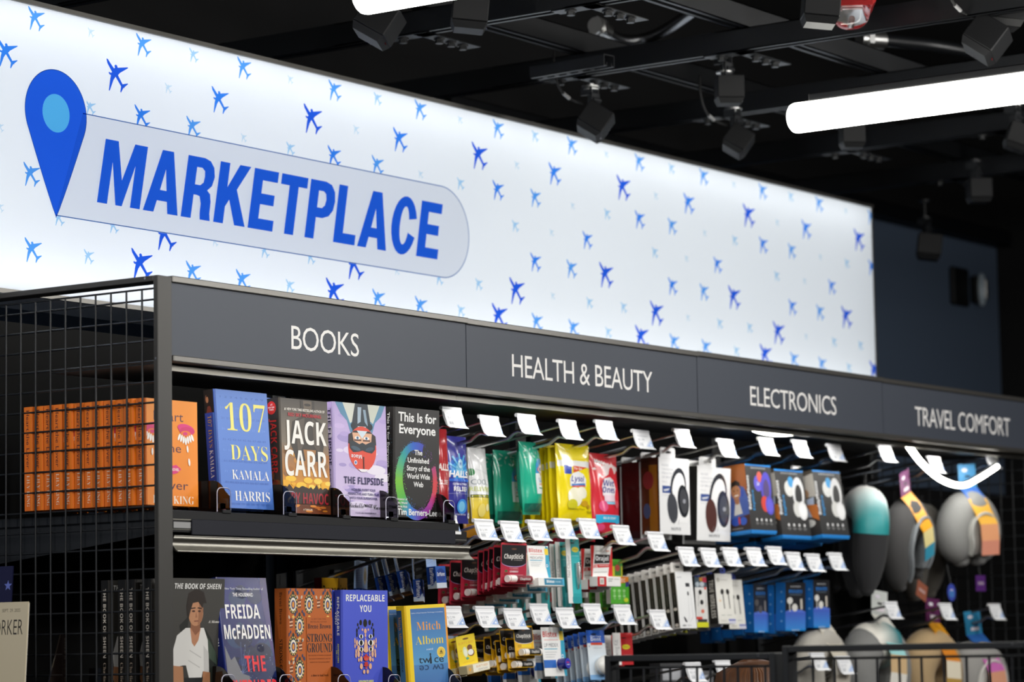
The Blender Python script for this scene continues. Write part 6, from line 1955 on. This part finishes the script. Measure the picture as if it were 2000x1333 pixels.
pillow('neck_pillow', 'black neck pillow wearing a white and teal band', hang(1688, 985, .17, 44, 4, 2), .07, .16, .050, .047, .95, '2f2f31', band=(18, 9.3, ('f4f2ee', '2f9ea0')))
pillow('neck_pillow', 'black neck pillow behind the one with the teal band', hang(1644, 1008, .365, 52, 4, 2), .072, .12, .055, .05, 1.0, '242426')
pillow('neck_pillow', 'charcoal neck pillow with silver inner face and a purple and yellow tag', hang(1768, 1010, .17, 8, 6, -16), .088, .09, .042, .040, 1.25, '4b4a4a', piping='8d9296', tagc=('6b2c62', 'd8961c', 'e8a020', 'f6e6a0', '3fa8c8'))
pillow('neck_pillow', 'dark taupe neck pillow between the silver faced and the light grey ones', hang(1800, 1024, .30, 8, 4, -4), .08, .12, .05, .046, 1.2, '5a554e')
pillow('neck_pillow', 'light grey neck pillow with a blue and orange tag under the light strip', hang(1890, 1003, .16, -14, 3, -3), .056, .075, .052, .05, 1.25, '8f8f8d', piping='c9c9c4', tagc=('4a8fc0', '3f6ab8', 'f2b84a', 'f0a878', 'e89a80'))
# lower row
pillow('neck_pillow', 'beige grey neck pillow at the left of the lower travel row', hang(1600, 1262, .17, 0, 0, 0), .07, .1, .045, .045, 1.1, 'b9b4aa', tagc=('d9d4c8', 'd4cfc2', 'c9c2b2', 'e8e4da', 'd0c8ba'))
pillow('neck_pillow', 'grey neck pillow with a pale card and aqua strip in the lower travel row', hang(1712, 1258, .17, -6, 2, 6), .08, .1, .055, .05, 1.1, '8a8a88', band=(14, 19, ('e6e2d8', '2f7f86')), tagc=('cdd0cc', 'd6d4cc', '9fd6d6', 'd8b88a', 'f0ece2'))
pillow('neck_pillow', 'tan neck pillow behind a purple and orange tag in the lower travel row', hang(1818, 1270, .17, -4, 2, 4), .075, .1, .055, .05, 1.1, 'b79c74', tagc=('5a2450', 'd8961c', 'e08a2a', 'f2e8d0', 'c8a050'))
pillow('neck_pillow', 'white grey neck pillow below the blue tag at the lower right', hang(1905, 1292, .17, -10, 0, -4), .065, .1, .055, .05, 1.1, 'a09e9a', tagc=('2f86b0', '2a5fa8', 'c86ab0', 'e0a080', 'c8c4bc'), piping='d8d6d0')
# loose swing tags under the upper pillows
for (u, v), c, lb, rz in (((1800, 1155), '9a5a44', 'brown swing tag under the silver faced pillow', 20), ((1858, 1158), '3f4fb0', 'round blue badge under the taupe pillow', 0), ((1915, 1140), '5a2a78', 'purple fabric label under the light grey pillow', 0)):
    m = MB(); q = at(u, v, Y=.15)
    if rz == 0 and c == '3f4fb0':
        m.tube([(0, -.0012, 0), (0, 0, 0)], .024, c, n=26); F = Face(m, (-.02, -.0014, -.02), (1, 0, 0), (0, 0, 1), .04, .04); F.e(.5, .42, .4, .28, '4a7fc0'); F.r(.3, .62, .7, .72, 'd8d0e8')
    else:
        m.box((-.03, -.0012, -.022), (.03, 0, .022), c); F = Face(m, (-.03, -.0014, -.022), (1, 0, 0), (0, 0, 1), .06, .044); F.r(.2, .4, .8, .6, mixc(c, 'f0e0e0', .35))
    m.tube([(0, 0, .02), (0, .01, .075)], .0012, '2a2a2c', n=5)
    o = tag(m.build('swing_tag', 'print'), lb, 'label', 'loose tags under the pillows'); o.matrix_world = Matrix.Translation(q) @ rot('Y', rz)

# ================================================================ drooping led strips
def droop(pts, label, wd=.017):
    t_ = thing('light_strip', label, 'light strip', Matrix.Translation(pts[0]), 'drooping light strips')
    P = [p - pts[0] for p in pts]; q = []
    for i in range(41):
        s = i / 40 * (len(P) - 1); k = min(int(s), len(P) - 2); f = s - k
        p0, p1, p2, p3 = P[max(k - 1, 0)], P[k], P[k + 1], P[min(k + 2, len(P) - 1)]
        q.append(.5 * ((2 * p1) + (p2 - p0) * f + (2 * p0 - 5 * p1 + 4 * p2 - p3) * f * f + (3 * p1 - p0 - 3 * p2 + p3) * f ** 3))
    m = MB(); m.tube(q, wd * .55, n=8, flat=.8); m.build('diffuser', 'led', t_)
    m = MB(); m.tube([p + V((0, .004, wd * .45)) for p in q], wd * .42, n=6, flat=.4); m.build('backing', 'plastic_black', t_)


droop([at(1768, 862, Y=.06), at(1800, 905, Y=.06), at(1838, 937, Y=.07), at(1878, 949, Y=.08), at(1912, 934, Y=.08), at(1946, 912, Y=.08)], 'white light strip drooping in a curve under TRAVEL COMFORT')
droop([at(1461, 834, Y=.06), at(1480, 843, Y=.06), at(1512, 849, Y=.06), at(1545, 848, Y=.06), at(1574, 840, Y=.06)], 'white light strip sagging just below ELECTRONICS', .011)

# ================================================================ magazines on the end rack
def art_mag(F):
    F.r(0, 0, 1, 1, 'cfc2a4', 'd6caae'); F.t('SEPT. 29, 2025', .80, .935, .022, '6a6252', w=.22, k='n'); F.t('THE NEW YORKER', .475, .785, .105, '2a2622', w=.95, k='l'); F.p([(0, .0), (.70, .0), (.62, .20), (.5, .52), (.2, .6), (0, .62)], 'b02c3c'); F.p([(.72, .0), (.8, .0), (.70, .20), (.66, .26)], 'd8c07a')


P = at(55, 1175, X=-.115); Q = at(66, 1345, X=-.125)
t_ = thing('magazine', 'cream magazine dated SEPT. 29, 2025 at the lower left corner', 'magazine', Matrix.Translation((-.134, P.y, P.z - .275)) @ rot('Y', 4))
m = MB(); m.box((0, 0, 0), (.0025, .205, .275), 'cfc2a4'); art_mag(Face(m, (-.0002, .205, 0), (0, -1, 0), (0, 0, 1), .205, .275)); m.build('cover', 'print', t_)
m = MB(); m.box((.0025, .001, .002), (.005, .203, .273), 'e6e0d2'); m.build('pages', 'print_matte', t_)
P2 = at(9, 1105, X=-.085)
t_ = thing('magazine', 'dark blue magazine with a star, behind the cream one', 'magazine', Matrix.Translation((-.085, P2.y, P2.z - .30)) @ rot('Y', 4))
m = MB(); m.box((0, 0, 0), (.003, .205, .30), '1a1c40'); F = Face(m, (-.0002, .205, 0), (0, -1, 0), (0, 0, 1), .205, .30)
F.p([(.955 + .05 * (1 if i % 2 == 0 else .42) * math.cos(math.radians(90 + i * 36)), .88 + .034 * (1 if i % 2 == 0 else .42) * math.sin(math.radians(90 + i * 36))) for i in range(10)], '6a78c8'); m.build('cover', 'print_matte', t_)
t_ = thing('magazine_rack', 'dark clear rack holding the magazines on the mesh end', 'rack', V((-.150, P.y - .03, P.z - .30)))
m = MB(); m.box((0, -.01, -.01), (.095, .28, -.004)); m.build('base', 'plastic_black', t_)
m = MB(); m.add([(.0, -.008, 0), (.0, -.008, .02), (.03, -.008, .10), (.08, -.008, .24), (.092, -.008, .24), (.092, -.008, 0), (.0, -.005, 0), (.0, -.005, .02), (.03, -.005, .10), (.08, -.005, .24), (.092, -.005, .24), (.092, -.005, 0)],
      [(0, 1, 2, 3, 4, 5), (11, 10, 9, 8, 7, 6), (0, 6, 7, 1), (1, 7, 8, 2), (2, 8, 9, 3), (3, 9, 10, 4), (4, 10, 11, 5), (5, 11, 6, 0)]); m.build('side_plate', 'acrylic_dark_reflex', t_)  # clear side painted dark to dull its bright edges

# ================================================================ person behind the mesh panel
H = at(1478, 1287, D=6.15)
t_ = thing('person', 'person with long brown hair standing behind the low mesh panels', 'person', Matrix.Translation((H.x, H.y, 0)) @ rot('Z', 20))
HT_ = H.z
k = HT_ / 1.62
sk = [((0, 0, .90), (.135, .10)), ((0, 0, 1.05), (.125, .095)), ((0, 0, 1.22), (.15, .10)), ((0, 0, 1.32), (.14, .085)), ((0, .0, 1.39), (.05, .05)), ((0, -.005, 1.45), (.055, .06)), ((0, -.012, 1.52), (.075, .09)), ((0, 0, 1.58), (.066, .078))]
ed = [(i, i + 1) for i in range(7)]
for s in (-1, 1):
    b = len(sk)
    sk += [((s * .17, 0, 1.33), (.055, .055)), ((s * .22, .01, 1.10), (.045, .045)), ((s * .23, -.05, .88), (.034, .034)), ((s * .23, -.08, .80), (.036, .022)), ((s * .09, 0, .82), (.09, .09)), ((s * .10, 0, .46), (.06, .06)), ((s * .10, .01, .10), (.045, .045)), ((s * .10, -.10, .04), (.045, .032))]
    ed += [(3, b), (b, b + 1), (b + 1, b + 2), (b + 2, b + 3), (0, b + 4), (b + 4, b + 5), (b + 5, b + 6), (b + 6, b + 7)]
me = bpy.data.meshes.new('body')
me.from_pydata([V(p) * k for p, r in sk], ed, [])
o = bpy.data.objects.new('body', me); COL.objects.link(o)
md = o.modifiers.new('skin', 'SKIN'); 
for i, (p, r) in enumerate(sk): me.skin_vertices[0].data[i].radius = (r[0] * k, r[1] * k)
me.skin_vertices[0].data[0].use_root = True
o.modifiers.new('sub', 'SUBSURF').levels = 2
o.modifiers['sub'].render_levels = 2
me.materials.append(MATS['skin']); o.parent = t_
m = MB()
m.tube([V((0, 0, z)) * k for z in (.86, 1.0, 1.15, 1.28, 1.36)], [.18 * k, .16 * k, .185 * k, .19 * k, .07 * k], n=24, flat=.72); 
for s in (-1, 1): m.tube([V(p) * k for p in ((s * .13, 0, 1.34), (s * .185, 0, 1.32), (s * .225, .01, 1.10), (s * .232, -.04, .92))], [.07 * k, .07 * k, .058 * k, .046 * k], n=14)
m.build('sweater', 'cloth', t_)
m = MB()
for s in (-1, 1): m.tube([V(p) * k for p in ((s * .07, 0, .94), (s * .09, 0, .80), (s * .10, 0, .46), (s * .10, .01, .07))], [.115 * k, .105 * k, .072 * k, .06 * k], n=16)
m.build('trousers', 'cloth', t_)
m = MB(); rr = random.Random(4)
m.ball(V((0, .006, 1.528)) * k, (.087 * k, .102 * k, .092 * k), '4a2a10', 28, 16)
for i in range(230):
    a = rr.uniform(-1.25 * math.pi, .25 * math.pi) if rr.random() < .9 else rr.uniform(0, 6.28)
    c, s = math.cos(a), math.sin(a)
    if s < -.45 and abs(c) < .75: s = -s      # leave the face free
    pts = [V((.02 * c, .01 + .02 * s, 1.618)), V((.07 * c, .006 + .085 * s, 1.585)), V((.090 * c, .006 + .104 * s, 1.51)), V((.096 * c, .012 + .105 * s, 1.40)), V((.10 * c + rr.uniform(-.02, .02), .02 + .105 * s, 1.24 + rr.uniform(-.04, .05)))]
    g = rr.uniform(.75, 1.35); c0 = hx('4a2a10')
    m.tube([p * k for p in pts], [.002, .0045, .005, .005, .0015], tuple(x * g for x in c0), n=5)
m.build('hair', 'hair_col', t_)
